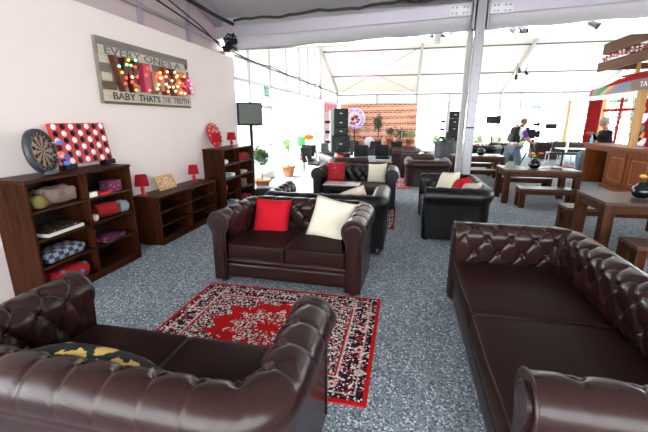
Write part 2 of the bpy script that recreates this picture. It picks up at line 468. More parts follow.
# ------------------------------------------------------------------ chesterfield sofa
HP, RR = .07, .115
def chesterfield(name, label, loc, rz, W, D=.92, H=.76, nseat=2, mat='brown', pipe='pipe_brown', res=.016, group=None, cat='sofa', cols=.172):
    root = thing(name, label, cat, loc, rz, group)
    X, Yb, rc = W/2-HP, D/2-HP, .17
    la = Yb-rc+D/2; lc = rc*PI/2; lb = 2*(X-rc); L = 2*la+2*lc+lb
    def path(s):
        if s < la: return (-X, -D/2+s), (-1, 0)
        s -= la
        if s < lc:
            a = PI - s/rc; return (-X+rc+rc*math.cos(a), Yb-rc+rc*math.sin(a)), (math.cos(a), math.sin(a))
        s -= lc
        if s < lb: return (-X+rc+s, Yb), (0, 1)
        s -= lb
        if s < lc:
            a = PI/2 - s/rc; return (X-rc+rc*math.cos(a), Yb-rc+rc*math.sin(a)), (math.cos(a), math.sin(a))
        s -= lc
        return (X, Yb-rc-s), (1, 0)
    zc = H-RR
    pr = [(-.098, .28), (-.104, .40), (-.113, .52)]
    for k in range(0, 24): 
        a = R(188-k*(188+35)/23); pr.append((RR*math.cos(a), zc+RR*math.sin(a)))
    pr += [(.078, zc-.10), (.071, zc-.13), (HP, .30), (HP, .035)]
    # resample evenly down to the roll's underside, coarsely below
    P = np.array(pr); d = np.r_[0, np.cumsum(np.hypot(*np.diff(P, axis=0).T))]
    tr = d[-4]
    nt = int(tr/res)
    T = np.r_[np.linspace(0, tr, nt), d[-3], d[-2], d[-1]]
    n_ = np.interp(T, d, P[:,0]); z_ = np.interp(T, d, P[:,1])
    t_start = d[1]                                   # first row of buttons, at seat level
    t_top = np.interp(R(188-112)/ (R(223)), np.linspace(0,1,24), d[3:27])
    rows = 3; rs = (t_top-t_start)/rows
    t_end = tr
    dn = np.gradient(n_); dz = np.gradient(z_); ln = np.hypot(dn, dz)+1e-9
    nn, nz = -dz/ln, dn/ln                          # outward surface normal for this direction of travel
    if nz[len(nz)//2] < 0: nn, nz = -nn, -nz
    ncol = max(2, round(lb/cols)); a = lb/ncol; s0 = la+lc
    def tuft(s, t):
        tt = min(max(t, t_start), t_top)
        q1 = (s-s0)/a+(tt-t_start)/(2*rs); q2 = (s-s0)/a-(tt-t_start)/(2*rs)
        g = abs(math.sin(PI*q1))*abs(math.sin(PI*q2))
        fade = 1.0
        if t > t_top: fade = max(0, 1-max(0, (t-t_top-.10))/(max(.02, t_end-t_top-.12)))*.72+.0
        if t > t_top: fade = fade if t > t_top+.06 else fade+(1-fade)*(1-(t-t_top)/.06)
        pl = g**.10 if t > t_top else g**.22
        if t < t_start: fade = max(0, t/t_start)
        
        e = min(s, L-s); ef = min(1, max(0, (e-.015)/.09))
        A = (.017-(.009*min(1, max(0, (t-t_top)/.04))))*fade*ef
        dsp = A*(pl-.72)
        gw = max(.0085, res*.8)
        for q in (q1, q2):
            dq = abs(q-round(q))*a*.75
            dsp -= .0055*fade*ef*math.exp(-(dq/gw)**2)*(1 if t <= t_top else .5)
        # button dimples
        if t_start-.03 < t < t_top+.03:
            k = round((t-t_start)/rs); k = max(0, min(rows, k))
            off = (k % 2)*.5
            u = (s-s0)/a-off; ds = (u-round(u))*a; dt = t-(t_start+k*rs)
            dsp -= .020*ef*math.exp(-(ds*ds+dt*dt)/(.026**2))
        return dsp
    def shell(s_a, s_b, nm):
        m = max(6, int((s_b-s_a)/res)); V = []; F = []; nT = len(T)
        for i in range(m+1):
            s = s_a+(s_b-s_a)*i/m; (px, py), (ox, oy) = path(s)
            for j in range(nT):
                dd = tuft(s, T[j]) if j < nt else 0
                o = n_[j]+nn[j]*dd; V.append((px+ox*o, py+oy*o, z_[j]+nz[j]*dd))
        for i in range(m):
            for j in range(nT-1):
                F.append((i*nT+j, (i+1)*nT+j, (i+1)*nT+j+1, i*nT+j+1))
        bm = MB(); bm.add(V, F, 0, True)
        for k in range(rows+1):
            off = (k % 2)*.5
            for c in range(-30, 60):
                s = s0+(c+off)*a
                if s < s_a or s >= s_b or min(s, L-s) < .05 or k == 0: continue
                t = t_start+k*rs; (px, py), (ox, oy) = path(s)
                nv, zv = np.interp(t, T, n_), np.interp(t, T, z_); ni, zi = np.interp(t, T, nn), np.interp(t, T, nz)
                dd = tuft(s, t)+.004
                bm.ball((px+ox*(nv+ni*dd), py+oy*(nv+ni*dd), zv+zi*dd), .0095, 1, 8)
        return bm.build(nm, [M[mat], M['button'] if mat == 'brown' else M[mat]], root)
    mid1, mid2 = la+lc/2, la+lc+lb+lc/2
    arms = [shell(0, mid1, 'arm'), shell(mid2, L, 'arm')]
    shell(mid1, mid2, 'backrest')
    # scroll-shaped arm fronts with a piped rim
    ol = [(n, z) for n, z in pr[2:]]
    ol = [(-.07, .035)]+[(-.07, zc-.135), (-.078, zc-.10)]+[(RR*1.0*math.cos(R(t)), zc+RR*math.sin(R(t))) for t in range(212, -34, -12)]+[(.078, zc-.10), (.07, zc-.135), (.07, .035)]
    for sgn, ar in ((-1, arms[0]), (1, arms[1])):
        p = [(sgn*X+sgn*n, z) for n, z in ol]
        if sgn < 0: p = p[::-1]
        f = MB(); f.prism(p, -D/2-.012, -D/2+.03)
        pin = [(sgn*X+sgn*n*.62, zc+(z-zc)*.62 if z > zc-.09 else z) for n, z in ol]
        if sgn < 0: pin = pin[::-1]
        f.prism(pin, -D/2-.024, -D/2)
        fo = f.build('arm_front', M[mat], ar, bevel=.009, seg=3)
        g = MB(); g.tube([(x, -D/2-.010, z) for x, z in p], .0075, 8)
        g.tube([(x, -D/2-.024, z) for x, z in pin], .004, 6); g.build('piping', M[pipe], fo)
    # base rail
    iw = W-4*HP+.02; m = MB()
    m.rbox((0, -D/2+.035, .145), (iw, .07, .15), .018, 6); m.rbox((0, -D/2+.040, .247), (iw, .085, .055), .02, 6)
    m.b2((-iw/2, -D/2+.06, .08), (iw/2, D/2-HP, .26)); m.build('base', M[mat], root)
    # seat cushions
    y0, y1 = -D/2-.018, D/2-HP*2-.03; sw = (W-4*HP-.025)/nseat
    for i in range(nseat):
        cx = -(W-4*HP-.025)/2+sw*(i+.5)
        c = MB(); c.rbox((cx, (y0+y1)/2, .352), (sw-.004, y1-y0, .155), .034, 14, .022)
        co = c.build('seat_cushion', M['brownseat'] if mat == 'brown' else M[mat], root, weld=True)
        g = MB()
        for zz in (.418, .288):
            g.tube([(cx-sw/2+.010, y1-.05, zz), (cx-sw/2+.007, y0+.04, zz), (cx-sw/2+.022, y0+.014, zz), (cx, y0+.006, zz), (cx+sw/2-.022, y0+.014, zz), (cx+sw/2-.007, y0+.04, zz), (cx+sw/2-.010, y1-.05, zz)], .0055, 6)
        g.build('piping', M[pipe], co)
    for sx in (-1, 1):
        for yy in (-D/2+.035, D/2-.10):
            f = MB(); f.lathe([(.030, 0), (.042, .03), (.045, .085)], 12, 0, (sx*(W/2-.075), yy, 0)); f.build('foot', M['foot'], root)
    return root

def pillow(name, label, loc, rot, w, mat, th=.075, h=None, group=None, cat='cushion', seed=0):
    h = h or w; n = 16; V = []; F = []; rnd = random.Random(seed); p1, p2 = rnd.uniform(0, 6), rnd.uniform(0, 6)
    for sg in (1, -1):
        o = len(V)
        for i in range(n+1):
            for j in range(n+1):
                u, v = -1+2*i/n, -1+2*j/n
                x = w/2*u*(1-.07*(1-v*v)*abs(u)); y = h/2*v*(1-.07*(1-u*u)*abs(v))
                k = (max(0, 1-u**4)*max(0, 1-v**4))**.55
                z = sg*th*k*(1+.12*math.sin(3*u+p1)*math.sin(2.6*v+p2))+.012*math.sin(2.2*u+p2)*v
                V.append((x, y, z))
        for i in range(n):
            for j in range(n):
                q = (o+i*(n+1)+j, o+(i+1)*(n+1)+j, o+(i+1)*(n+1)+j+1, o+i*(n+1)+j+1)
                F.append(q if sg > 0 else q[::-1])
    m = MB(); m.add(V, F, 0, True)
    o = m.build(name, M[mat], None, loc, rot, weld=True)
    return tag(o, label, cat, group)

# foreground suite round the rug
chesterfield('chesterfield_sofa', 'oxblood leather two-seat chesterfield facing the rug, red and cream cushions on it', (-1.085, 3.655, 0), R(-2.2), 1.53, res=.0115, cols=.205)
chesterfield('chesterfield_sofa', 'oxblood leather two-seat chesterfield seen from behind its back, black gold-flowered cushion on it', (-1.165, 1.265, 0), PI, 1.63, D=.78, res=.009, cols=.175)
chesterfield('chesterfield_sofa', 'long empty oxblood leather chesterfield with deep buttoned back, no cushions on it', (1.0, 2.29, 0), -PI/2, 2.22, D=1.0, res=.010, cols=.185)
chesterfield('chesterfield_sofa', 'black leather chesterfield with its back to the brown two-seater, tan cushion on it', (-.97, 4.72, 0), PI, 1.56, D=.90, mat='black', pipe='pipe_black', res=.022)
chesterfield('chesterfield_sofa', 'black leather chesterfield behind the low table, red patterned and cream cushions on it', (-.90, 7.22, 0), 0, 1.56, D=.92, mat='black', pipe='pipe_black', res=.022)
chesterfield('chesterfield_sofa', 'black leather chesterfield seen side-on before the tent pole, cream, red and beige cushions on it', (.765, 5.80, 0), -PI/2, 1.52, D=.87, mat='black', pipe='pipe_black', res=.02)
# cushions
pillow('cushion', 'bright red square cushion leaning in the corner of brown two-seat sofa', (-1.44, 3.80, .575), (R(66), R(2), R(3)), .43, 'redcush', .085)
pillow('cushion', 'cream cushion leaning on the right arm of brown two-seat sofa beside the red cushion', (-.73, 3.70, .61), (R(62), R(9), R(-10)), .47, 'cream', .08, seed=3)
pillow('cushion', 'black cushion with gold flowers slumped against the back of the nearest sofa', (-1.23, 1.175, .540), (R(-50), R(4), R(1)), .49, 'goldflower', .075, seed=5)
pillow('cushion', 'tan cushion sticking up from the black sofa behind brown two-seater', (-.60, 4.62, .63), (R(-64), R(-22), R(8)), .38, 'beige', .07, seed=6)
pillow('cushion', 'dark red patterned cushion on black sofa behind the low table', (-1.35, 7.30, .62), (R(70), R(2), R(4)), .42, 'redpattern', .075, seed=7)
pillow('cushion', 'cream cushion by the right arm of black sofa behind the low table', (-.50, 7.28, .62), (R(70), R(-4), R(-16)), .40, 'cream', .075, seed=8)
pillow('cushion', 'cream cushion at the far end of side-on black sofa, behind a red cushion', (.70, 6.08, .63), (R(66), R(-8), R(-62)), .46, 'cream', .075, seed=9)
pillow('cushion', 'crimson cushion between two pale cushions on side-on black sofa', (.84, 5.76, .62), (R(60), R(-16), R(-70)), .40, 'redcush', .07, seed=10)
pillow('cushion', 'small beige cushion nearest the near arm of side-on black sofa', (.93, 5.42, .62), (R(58), R(-12), R(-66)), .38, 'beige', .065, seed=11)

def rug(name, label, loc, rz, hx, hy, **k):
    m = MB(); m.box((0, 0, .006), (2*hx, 2*hy, .010))
    return tag(m.build(name, rug_mat(name+' weave', hx, hy, **k), None, loc, (0, 0, rz), bevel=.003), label, 'rug')
rug('patterned_rug', 'large red, navy and cream oriental rug between the oxblood sofas', (-1.01, 2.47, 0), 0, .875, .68)
rug('patterned_rug', 'oriental rug with dark red edge between the black sofas, mostly hidden', (-.91, 6.20, 0), 0, .82, .70, red=(.20, .01, .02))
rug('patterned_rug', 'red and white rug on the floor in front of the far brown armchairs', (-.55, 10.0, 0), 0, .75, .95, red=(.60, .02, .04), dark=(.35, .04, .06), cream=(.80, .70, .66), cell=26)

# ------------------------------------------------------------------ shelving along the left wall
def bookcase(name, label, loc, W, Dp, H, rows, plinth=.075, tk=.022):
    """local: front faces -Y, origin at the back-left floor corner's mid"""
    root = thing(name, label, 'bookcase', loc, PI/2)
    m = MB(); m.b2((-W/2-.008, -Dp-.008, H-tk*1.2), (W/2+.008, 0, H)); m.build('top_board', M['bookwood'], root, bevel=.003)
    for sx in (-1, 1):
        m = MB(); m.b2((sx*W/2, -Dp, 0), (sx*(W/2-tk), 0, H-tk*1.2)); m.build('side_panel', M['bookwoodv'], root, bevel=.002)
    m = MB(); m.b2((-W/2+tk, -.012, plinth), (W/2-tk, 0, H-tk*1.2)); m.build('back_panel', M['bookback'], root)
    m = MB(); m.b2((-W/2+tk, -Dp+.002, 0), (W/2-tk, -Dp+.022, plinth)); m.build('plinth', M['bookwood'], root)
    m = MB(); m.b2((-tk/2, -Dp+.001, plinth), (tk/2, -.012, H-tk*1.2)); m.build('divider', M['bookwoodv'], root, bevel=.002)
    hh = (H-tk*1.2-plinth)/rows; zs = []
    for i in range(rows):
        z = plinth+hh*i; zs.append(z+tk*.5)
        for a, b in ((-W/2+tk, -tk/2), (tk/2, W/2-tk)):
            m = MB(); m.b2((a, -Dp+.003, z-tk*.5), (b, -.012, z+tk*.5)); so = m.build('shelf', M['bookwood'], root, bevel=.002)
            m = MB(); m.b2((a, -Dp-.0005, z-tk*.5), (b, -Dp+.003, z+tk*.5)); m.build('front_edge', M['edge'], so)
    return root, zs
XB = -3.505
_, Z1 = bookcase('bookcase', 'dark mahogany bookcase with dartboard and giant four-in-a-row game on top', (XB, 3.03, 0), 1.24, .385, 1.15, 4)
_, Z2 = bookcase('low_bookcase', 'low wide dark wood bookcase, shelves empty, two red lamps on top', (XB, 4.83, 0), 1.50, .39, .667, 3)
_, Z3 = bookcase('tall_bookcase', 'tall dark wood bookcase farthest along the wall, shelves full of odds and ends', (XB, 6.53, 0), 1.24, .41, 1.15, 4)

# shelf contents: x = world Y along the shelf
def item(name, label, cat, mb, mat, loc, rz=0, group=None, **k):
    o = mb.build(name, M[mat] if isinstance(mat, str) else mat, None, loc, (0, 0, rz), **k); return tag(o, label, cat, group)
def blob(w, d, h, lump=.06, seed=0, r=.09): return MB().rbox((0, 0, h/2), (w, d, h), min(r, h*.47, d*.47, w*.47), 18, 0, 0, lump*1.3, seed)
def roll(r, l, n=18):
    m = MB(); p = [(r*.15, -l/2+.012), (r*.3, -l/2), (r*.55, -l/2+.006), (r*.75, -l/2-.004), (r*.97, -l/2+.01), (r, -l/2+.03), (r*1.03, 0), (r, l/2-.03), (r*.9, l/2), (0.001, l/2-.01)]
    return m.lathe(p, n, axis='x', c=(0, 0, r))
# left column of the first bookcase (Y 2.43..3.02)
item('rolled_cloth', 'mustard cloth roll on the upper left shelf of the first bookcase', 'cloth', roll(.062, .26), 'mustard', (-3.28, 2.56, Z1[3]), 0)
item('crumpled_blanket', 'dusty cream blanket bundled on the upper shelf beside the mustard roll', 'blanket', blob(.20, .38, .16, .07, 2), 'blanket', (-3.29, 2.80, Z1[3]))
item('board_game', 'white-edged flat board game box lying on a bookcase shelf', 'game', MB().box((0,0,.014), (.28, .42, .028)), 'paper', (-3.27, 2.73, Z1[2]), .08, bevel=.003)
item('board_game', 'dark patterned card lying on top of the white-edged game', 'game', MB().box((0,0,.012), (.26, .39, .022)), 'darkgame', (-3.275, 2.73, Z1[2]+.0285), .07, bevel=.003)
item('folded_blanket', 'blue grey checked blanket folded on a bookcase shelf', 'blanket', MB().rbox((0, 0, .05), (.25, .44, .10), .035, 10, .012), 'check', (-3.27, 2.72, Z1[1]), .05)
item('printed_bag', 'red and blue printed bag on the bottom left bookcase shelf', 'bag', blob(.26, .42, .15, .05, 4), 'bluered', (-3.26, 2.74, Z1[0]))
# right column (Y 3.04..3.63)
item('card_box', 'small cream box at the front of the upper right bookcase shelf', 'box', MB().box((0,0,.025), (.05, .10, .05)), 'paper', (-3.16, 3.11, Z1[3]), bevel=.003)
item('flat_box', 'flat red box beside the small cream box on bookcase shelf', 'box', MB().box((0,0,.015), (.12, .16, .03)), 'redpl', (-3.18, 3.27, Z1[3]), .1, bevel=.003)
item('patterned_box', 'dark pink patterned box standing on the upper right bookcase shelf', 'box', MB().box((0,0,.06), (.14, .17, .12)), 'boxes_pink', (-3.24, 3.46, Z1[3]), -.2, bevel=.004)
item('rolled_throw', 'dark red rolled throw on the second shelf beside the teal knit', 'blanket', roll(.075, .24), 'redthrow', (-3.22, 3.32, Z1[2]), 1.25)
item('knitted_cloth', 'grey teal knitted bundle next to the dark red roll', 'cloth', blob(.16, .16, .13, .09, 7), 'teal', (-3.21, 3.53, Z1[2]))
item('cloth_bundle', 'small pale cloth bundle at the left of the dark red roll', 'cloth', blob(.09, .07, .08, .07, 8), 'beige', (-3.17, 3.10, Z1[2]))
item('magazine_stack', 'low stack of colourful magazines on the third bookcase shelf', 'magazines', MB().box((0,0,.012), (.2, .28, .024)).box((.01,.02,.033), (.2,.27,.018), 0, (0,0,.1)), 'boxes_pink', (-3.22, 3.30, Z1[1]), .1, bevel=.002)
# tall bookcase (Y 5.93..7.13)
odd = [('white ceramic pieces heaped', 'ornament', 'paper', 6.06, 3, .16, .08), ('red and black folded cloth heaped', 'cloth', 'redthrow', 6.82, 3, .3, .15),
       ('grey round bundle standing', 'bag', 'greypl', 7.03, 3, .14, .12), ('grey teal toy lying', 'toy', 'teal', 6.10, 2, .2, .09),
       ('tan wooden toy lying', 'toy', 'beige', 6.82, 2, .28, .06), ('white tub standing', 'tub', 'paper', 6.34, 2, .12, .07),
       ('red box standing', 'box', 'redpl', 6.02, 1, .10, .14), ('tan soft toy slumped', 'toy', 'blanket', 6.80, 1, .22, .15),
       ('blue grey cloth spread', 'cloth', 'teal', 6.18, 0, .3, .07), ('white paper pad lying', 'paper', 'paper', 6.40, 0, .16, .06), ('red printed cloth lying', 'cloth', 'bluered', 6.85, 0, .4, .07)]
wh = ['on the lowest shelf', 'on the second lowest shelf', 'on the second highest shelf', 'on the top shelf']
for k, (d, c, mt, y, r_, w, h) in enumerate(odd):
    item(c+'_item' if c in ('paper',) else c, d+' '+wh[r_]+' of the tall far bookcase', c, blob(.18, w, h, .07, 20+k, .03), mt, (-3.22, y, Z3[r_]), 0, 'odds and ends in the tall bookcase')

# table lamps with red shades
def lamp(label, loc, s=1):
    r = thing('table_lamp', label, 'lamp', loc, 0, 'small red table lamps'); r.scale = (s, s, s)
    MB().lathe([(.055, 0), (.056, .012), (.03, .022), (.016, .035), (.0001, .036)], 20).build('base', M['red'], r)
    MB().lathe([(.013, .03), (.022, .055), (.030, .085), (.020, .112), (.010, .125), (.008, .17)], 16).build('stem', M['red'], r)
    sh = MB().lathe([(.092, .135), (.070, .285), (.066, .285), (.088, .135)], 28).build('lamp_shade', M['redfab'], r)
    MB().lathe([(.018, .16), (.022, .19), (.012, .215), (.001, .225)], 12).build('bulb', M['white'], r)
    return r
lamp('red table lamp at the near end of the low bookcase, left of the cream tray', (-3.40, 4.16, .667), .98)
lamp('red table lamp at the far end of the low bookcase, right of the cream tray', (-3.36, 5.34, .667), .95)
lamp('red table lamp on the tall bookcase, in front of the spotted red disc', (-3.25, 5.98, 1.15), .97)
lamp('red table lamp on the tall bookcase, beyond the spotted red disc', (-3.28, 6.62, 1.15), .95)

# cream printed tray in gilt frame leaning on the wall
fp_ = r = thing('framed_print', 'gilt-framed cream and red print leaning on the wall above the low bookcase', 'picture', (-3.36, 4.66, .669), PI/2, None, (R(-24), 0, PI/2))
MB().box((0, 0, .125), (.43, .008, .235)).build('print', M['tray'], r)
f = MB()
for a, b in (((-.23, .0, .0), (.23, .0, .022)), ((-.23, 0, .228), (.23, 0, .25)), ((-.23, 0, .022), (-.208, 0, .228)), ((.208, 0, .022), (.23, 0, .228))):
    f.b2((a[0], -.014, a[2]), (b[0], .012, b[2]))
f.build('frame', M['gold'], r, bevel=.003); fp_.scale = (.86, .86, .86)

# spotted red disc
r = thing('spotted_disc', 'round red disc with white spots leaning on the wall over the tall bookcase', 'ornament', (-3.36, 6.24, 1.152), PI/2, None, (R(-14), 0, R(90)))
MB().lathe([(.0001, -.012), (.225, -.012), (.232, 0), (.225, .012), (.0001, .012)], 40, 0, (0, 0, .232), 'y').build('disc', M['redpl'], r)
rnd = random.Random(3)
for k in range(22):
    rr_ = .205 if k < 14 else .10; a = 2*PI*k/14 if k < 14 else 2*PI*k/8
    MB().lathe([(.0001, -.016), (.016, -.016), (.016, -.010)], 10, 0, (rr_*math.cos(a), 0, .232+rr_*math.sin(a)), 'y').build('spot', M['white'], r)

# dartboard in dark surround
r = thing('dartboard', 'round dartboard in a dark grey surround leaning on the first bookcase', 'dartboard', (-3.30, 2.775, 1.152+.215), 0, None, (R(-8), 0, R(110)))
rg = MB(); rg.lathe([(.175, -.020), (.180, -.028), (.205, -.020), (.210, .01), (.205, .030), (.19, .036), (.001, .036)], 40, 0, (0,0,0), 'y', cap=False); rg.build('surround', M['greypl'], r)
MB().lathe([(.001, -.012), (.176, -.012), (.178, .02)], 40, 0, (0,0,0), 'y').build('board_face', M['dart'], r)
wr = MB()
for q in (.008, .016, .088, .097, .139, .149): wr.tube([(q*math.cos(2*PI*k/40), -.0135, q*math.sin(2*PI*k/40)) for k in range(40)], .0008, 4, closed=True)
for k in range(20):
    a = 2*PI*(k+.5)/20; wr.tube([(.016*math.sin(a), -.0135, .016*math.cos(a)), (.149*math.sin(a), -.0135, .149*math.cos(a))], .0008, 4)
wr.build('wire_grid', M['steel'], r)
for k, nn_ in enumerate([20, 1, 18, 4, 13, 6, 10, 15, 2, 17, 3, 19, 7, 16, 8, 11, 14, 9, 12, 5]):
    a = 2*PI*k/20; text_mesh('number', str(nn_), .020, M['white'], r, (.163*math.sin(a), -.013, .163*math.cos(a)), (R(90), 0, 0), .0006)
MB().box((0, -.03, -.20), (.16, .05, .03)).build('foot', M['greypl'], r)
def dart(lab, px, pz, mt, tilt):
    d = thing('dart', lab, 'dart', (0, 0, 0)); d.matrix_world = r_mw @ Matrix.Translation((px, -.014, pz)) @ Euler((tilt, 0, .1)).to_matrix().to_4x4()
    MB().tube([(0, .0, 0), (0, -.03, 0)], .0012, 6).tube([(0, -.03, 0), (0, -.035, 0), (0, -.075, 0), (0, -.08, 0)], [.002, .0045, .0045, .002], 8).build('barrel', M['steel'], d)
    MB().box((0, -.115, 0), (.036, .05, .0015)).box((0, -.115, 0), (.0015, .05, .036)).build('flight', M[mt], d)
bpy.context.view_layer.update(); r_mw = r.matrix_world.copy()
M['bluefl'] = plain('blue flight', (.02, .09, .42), .5)
dart('blue-flighted dart high on the dartboard, upper right', .085, .07, 'bluefl', .1)
dart('red-flighted dart just below the dartboard centre', .035, -.055, 'redpl', -.1)
dart('blue-flighted dart at the right rim of the dartboard', .13, -.075, 'bluefl', .05)
dart('blue-flighted dart low on the dartboard', .09, -.13, 'bluefl', .1)

# giant four in a row
r = thing('four_in_a_row_game', 'giant red four-in-a-row frame with black and white discs on bookcase', 'game', (-3.37, 3.345, 1.152), 0, None, (R(-9), 0, R(90)))
gw, gh = .69, .42
MB().b2((-gw/2, -.016, .05), (gw/2, .016, .05+gh)).build('frame_panel', M['redpl'], r, bevel=.006)
for c in range(7):
    for q in range(6):
        x = -gw/2+gw*(c+.5)/7; z = .05+gh*(q+.5)/6
        MB().lathe([(.0001, -.020), (.029, -.020), (.031, -.015), (.031, 0)], 18, 0, (x, 0, z), 'y').build('white_disc' if (c+q) % 2 else 'black_disc', M['white'] if (c+q) % 2 else M['blackpl'], r)
for sx in (-.25, .27): MB().b2((sx-.07, -.05, 0), (sx+.07, .05, .055)).build('foot', M['blackpl'], r, bevel=.006)

# ------------------------------------------------------------------ marquee sign on the wall
r = thing('marquee_sign', 'reclaimed plank sign with light-up letters on white partition wall', 'sign', (-3.52, 4.715, 2.21), 0, None, (R(90), 0, R(90)))
SW, SH = 1.83, .74
M['plank'] = wood('pale weathered plank', (.44, .37, .28), (.66, .58, .46), 0, .7, 5)
M['plankg'] = wood('grey weathered plank', (.14, .12, .10), (.26, .225, .19), 0, .7, 5)
M['plankb'] = wood('brown weathered plank', (.10, .065, .045), (.20, .14, .095), 0, .7, 5)
rnd = random.Random(11)
MB().b2((-SW/2, -SH/2, .0), (-SW/2+.02, SH/2, .05)).b2((-SW/2+.02, -SH/2, 0), (SW/2, SH/2, .02)).build('backing_board', M['plankg'], r)
def plank(x0, x1, y0, y1, mt): MB().b2((x0, y0, .02), (x1, y1, .042+rnd.uniform(0, .012))).build('plank', M[mt], r, bevel=.003)
plank(-SW/2+.01, SW/2, SH/2-.085, SH/2, 'plankg'); plank(-SW/2+.01, SW/2-.02, SH/2-.185, SH/2-.087, 'plank')
plank(-SW/2+.01, SW/2, -SH/2+.03, -SH/2+.16, 'plank'); plank(-SW/2+.05, SW/2, -SH/2, -SH/2+.028, 'plankb')
y = -SH/2+.162
for q in range(4):
    x = -SW/2+.01
    while x < SW/2-.03:
        w = rnd.uniform(.14, .34); x2 = min(SW/2, x+w)
        plank(x, x2-.003, y, y+.096, rnd.choice(['plank', 'plank', 'plankg', 'plank', 'plankb'])); x = x2
    y += .0985
M['inkgrey'] = plain('grey blue paint', (.11, .15, .165), .7); M['inkdark'] = plain('dark teal paint', (.02, .06, .07), .7); M['inkblack'] = plain('faded black paint', (.05, .045, .045), .7)
text_mesh('top_lettering', "EVERY ONE'S A", .12, M['inkgrey'], r, (-.06, SH/2-.135, .058), fit=(1.50, .088), bold=.001)
text_mesh('bottom_lettering', 'BABY', .1, M['inkblack'], r, (-.575, -SH/2+.095, .058), fit=(.38, .085), bold=.001)
text_mesh('bottom_lettering', "THAT'S", .1, M['inkdark'], r, (-.10, -SH/2+.095, .058), fit=(.44, .085), bold=.002)
text_mesh('bottom_lettering', 'THE', .1, M['inkgrey'], r, (.27, -SH/2+.095, .058), fit=(.20, .075))
text_mesh('bottom_lettering', 'TRUTH', .1, M['inkgrey'], r, (.64, -SH/2+.095, .058), fit=(.40, .085), bold=.001)
M['lt_red'] = plain('faded red letter face', (.22, .016, .010), .5); M['lt_brown'] = plain('rusty brown letter face', (.085, .020, .008), .5)
M['lt_pink'] = plain('pink letter face', (.42, .03, .07), .5); M['lt_orange'] = plain('orange letter face', (.55, .13, .02), .5)
M['lt_mag'] = plain('raspberry letter face', (.42, .03, .10), .5); M['lt_glow'] = plain('glow-coloured letter face', (.40, .17, .08), .5)  # face of the small n has the orange-brown bulb glow painted in
def bulb(c, par, col, es=1.1):
    nm = 'bulb '+col
    if nm not in M:
        cc = {'red': (1, .05, .03), 'amber': (1, .36, .05), 'green': (.2, .9, .25), 'warm': (1, .72, .38), 'pink': (1, .15, .25)}[col]
        M[nm] = plain(nm, cc, .4, emit=cc, es=es)
    MB().ball(c, .017, 0, 10).lathe([(.012, 0), (.012, .012)], 8, 0, (c[0], c[1], c[2]-.02)).build('bulb', M[nm], par)
def letter(ch, x, w, h, y, mt, cols, seed, grid=3):
    o = text_mesh('letter', ch, .3, M[mt], r, (x, y, .085), fit=(w, h), ext=.04, bold=.012)
    me = o.data; rn = random.Random(seed); pts = []
    tri = [p for p in me.polygons if p.normal.z > .9]
    for _ in range(400):
        p = rn.choice(tri); vs = [me.vertices[i].co for i in p.vertices]; ws = [rn.random() for _ in vs]; sm = sum(ws)
        q = sum((v*w_/sm for v, w_ in zip(vs, ws)), Vector())
        if all((q-k).length > .058 for k in pts): pts.append(q)
    for q in pts[:{'W': 14, 'I': 3, 'n': 7, 'N': 11, 'E': 9, 'R': 4}[ch]]: bulb((q.x, q.y, q.z+.012), o, rn.choice(cols))
ym = -.02
letter('W', -.545, .44, .40, ym, 'lt_brown', ['red', 'amber', 'green', 'warm', 'red'], 1)
letter('I', -.195, .13, .36, ym, 'lt_pink', ['pink', 'red'], 2)
letter('n', .045, .24, .25, ym-.02, 'lt_glow', ['warm', 'red', 'warm', 'amber'], 3)
letter('N', .315, .27, .38, ym, 'lt_red', ['amber', 'green', 'warm', 'red'], 4)
letter('E', .565, .22, .34, ym-.01, 'lt_orange', ['warm', 'warm', 'amber', 'red'], 5)
letter('R', .80, .20, .26, ym-.01, 'lt_mag', ['pink'], 6)
st = []
for k in range(10):
    a = PI/2+k*PI/5; q = .055 if k % 2 == 0 else .024; st.append((.845+q*math.cos(a), .255+q*math.sin(a)))
sm = MB(); sm.add([(x, y, .055) for x, y in st]+[(x, y, .066) for x, y in st], [tuple(range(10)), tuple(range(10, 20))]+[(i, (i+1) % 10, 10+(i+1) % 10, 10+i) for i in range(10)])
sm.build('star', M['inkblack'], r, weld=True)
# small dark bracket speaker at the wall
r = thing('wall_bracket_lamp', 'small black wall fitting on the white partition left of the dartboard', 'lamp', (-3.516, 2.325, 1.64), PI/2)
MB().b2((-.035, -.02, -.05), (.035, 0, .05)).build('wall_plate', M['blackpl'], r, bevel=.004)
MB().tube([(0, -.02, 0), (0, -.08, .01)], .008).build('arm', M['blackpl'], r)
MB().lathe([(.02, 0), (.035, .02), (.035, .06), (.0001, .062)], 14, 0, (0, -.10, -.02)).build('head', M['blackpl'], r)

# television on a stand
r = thing('television_stand', 'grey-screened television on a black pole behind the tall bookcase', 'television', (-3.22, 7.44, 0), 0, None, (0, 0, R(32)))
MB().lathe([(.24, 0), (.24, .02), (.05, .03)], 24).build('base', M['blackpl'], r)
MB().tube([(0, 0, .02), (0, 0, 1.75)], .028, 12).build('pole', M['blackpl'], r)
MB().tube([(.09, .03, .02), (.09, .03, 1.6)], .006, 6).build('cable', M['cable'], r)
MB().b2((-.10, -.05, 1.68), (.10, .0, 1.86)).build('bracket', M['blackpl'], r)
b = MB().b2((-.285, -.13, 1.535), (.235, -.05, 2.00)).build('housing', M['blackpl'], r, bevel=.008)
MB().b2((-.245, -.134, 1.575), (.205, -.129, 1.965)).build('screen', M['screen'], b)

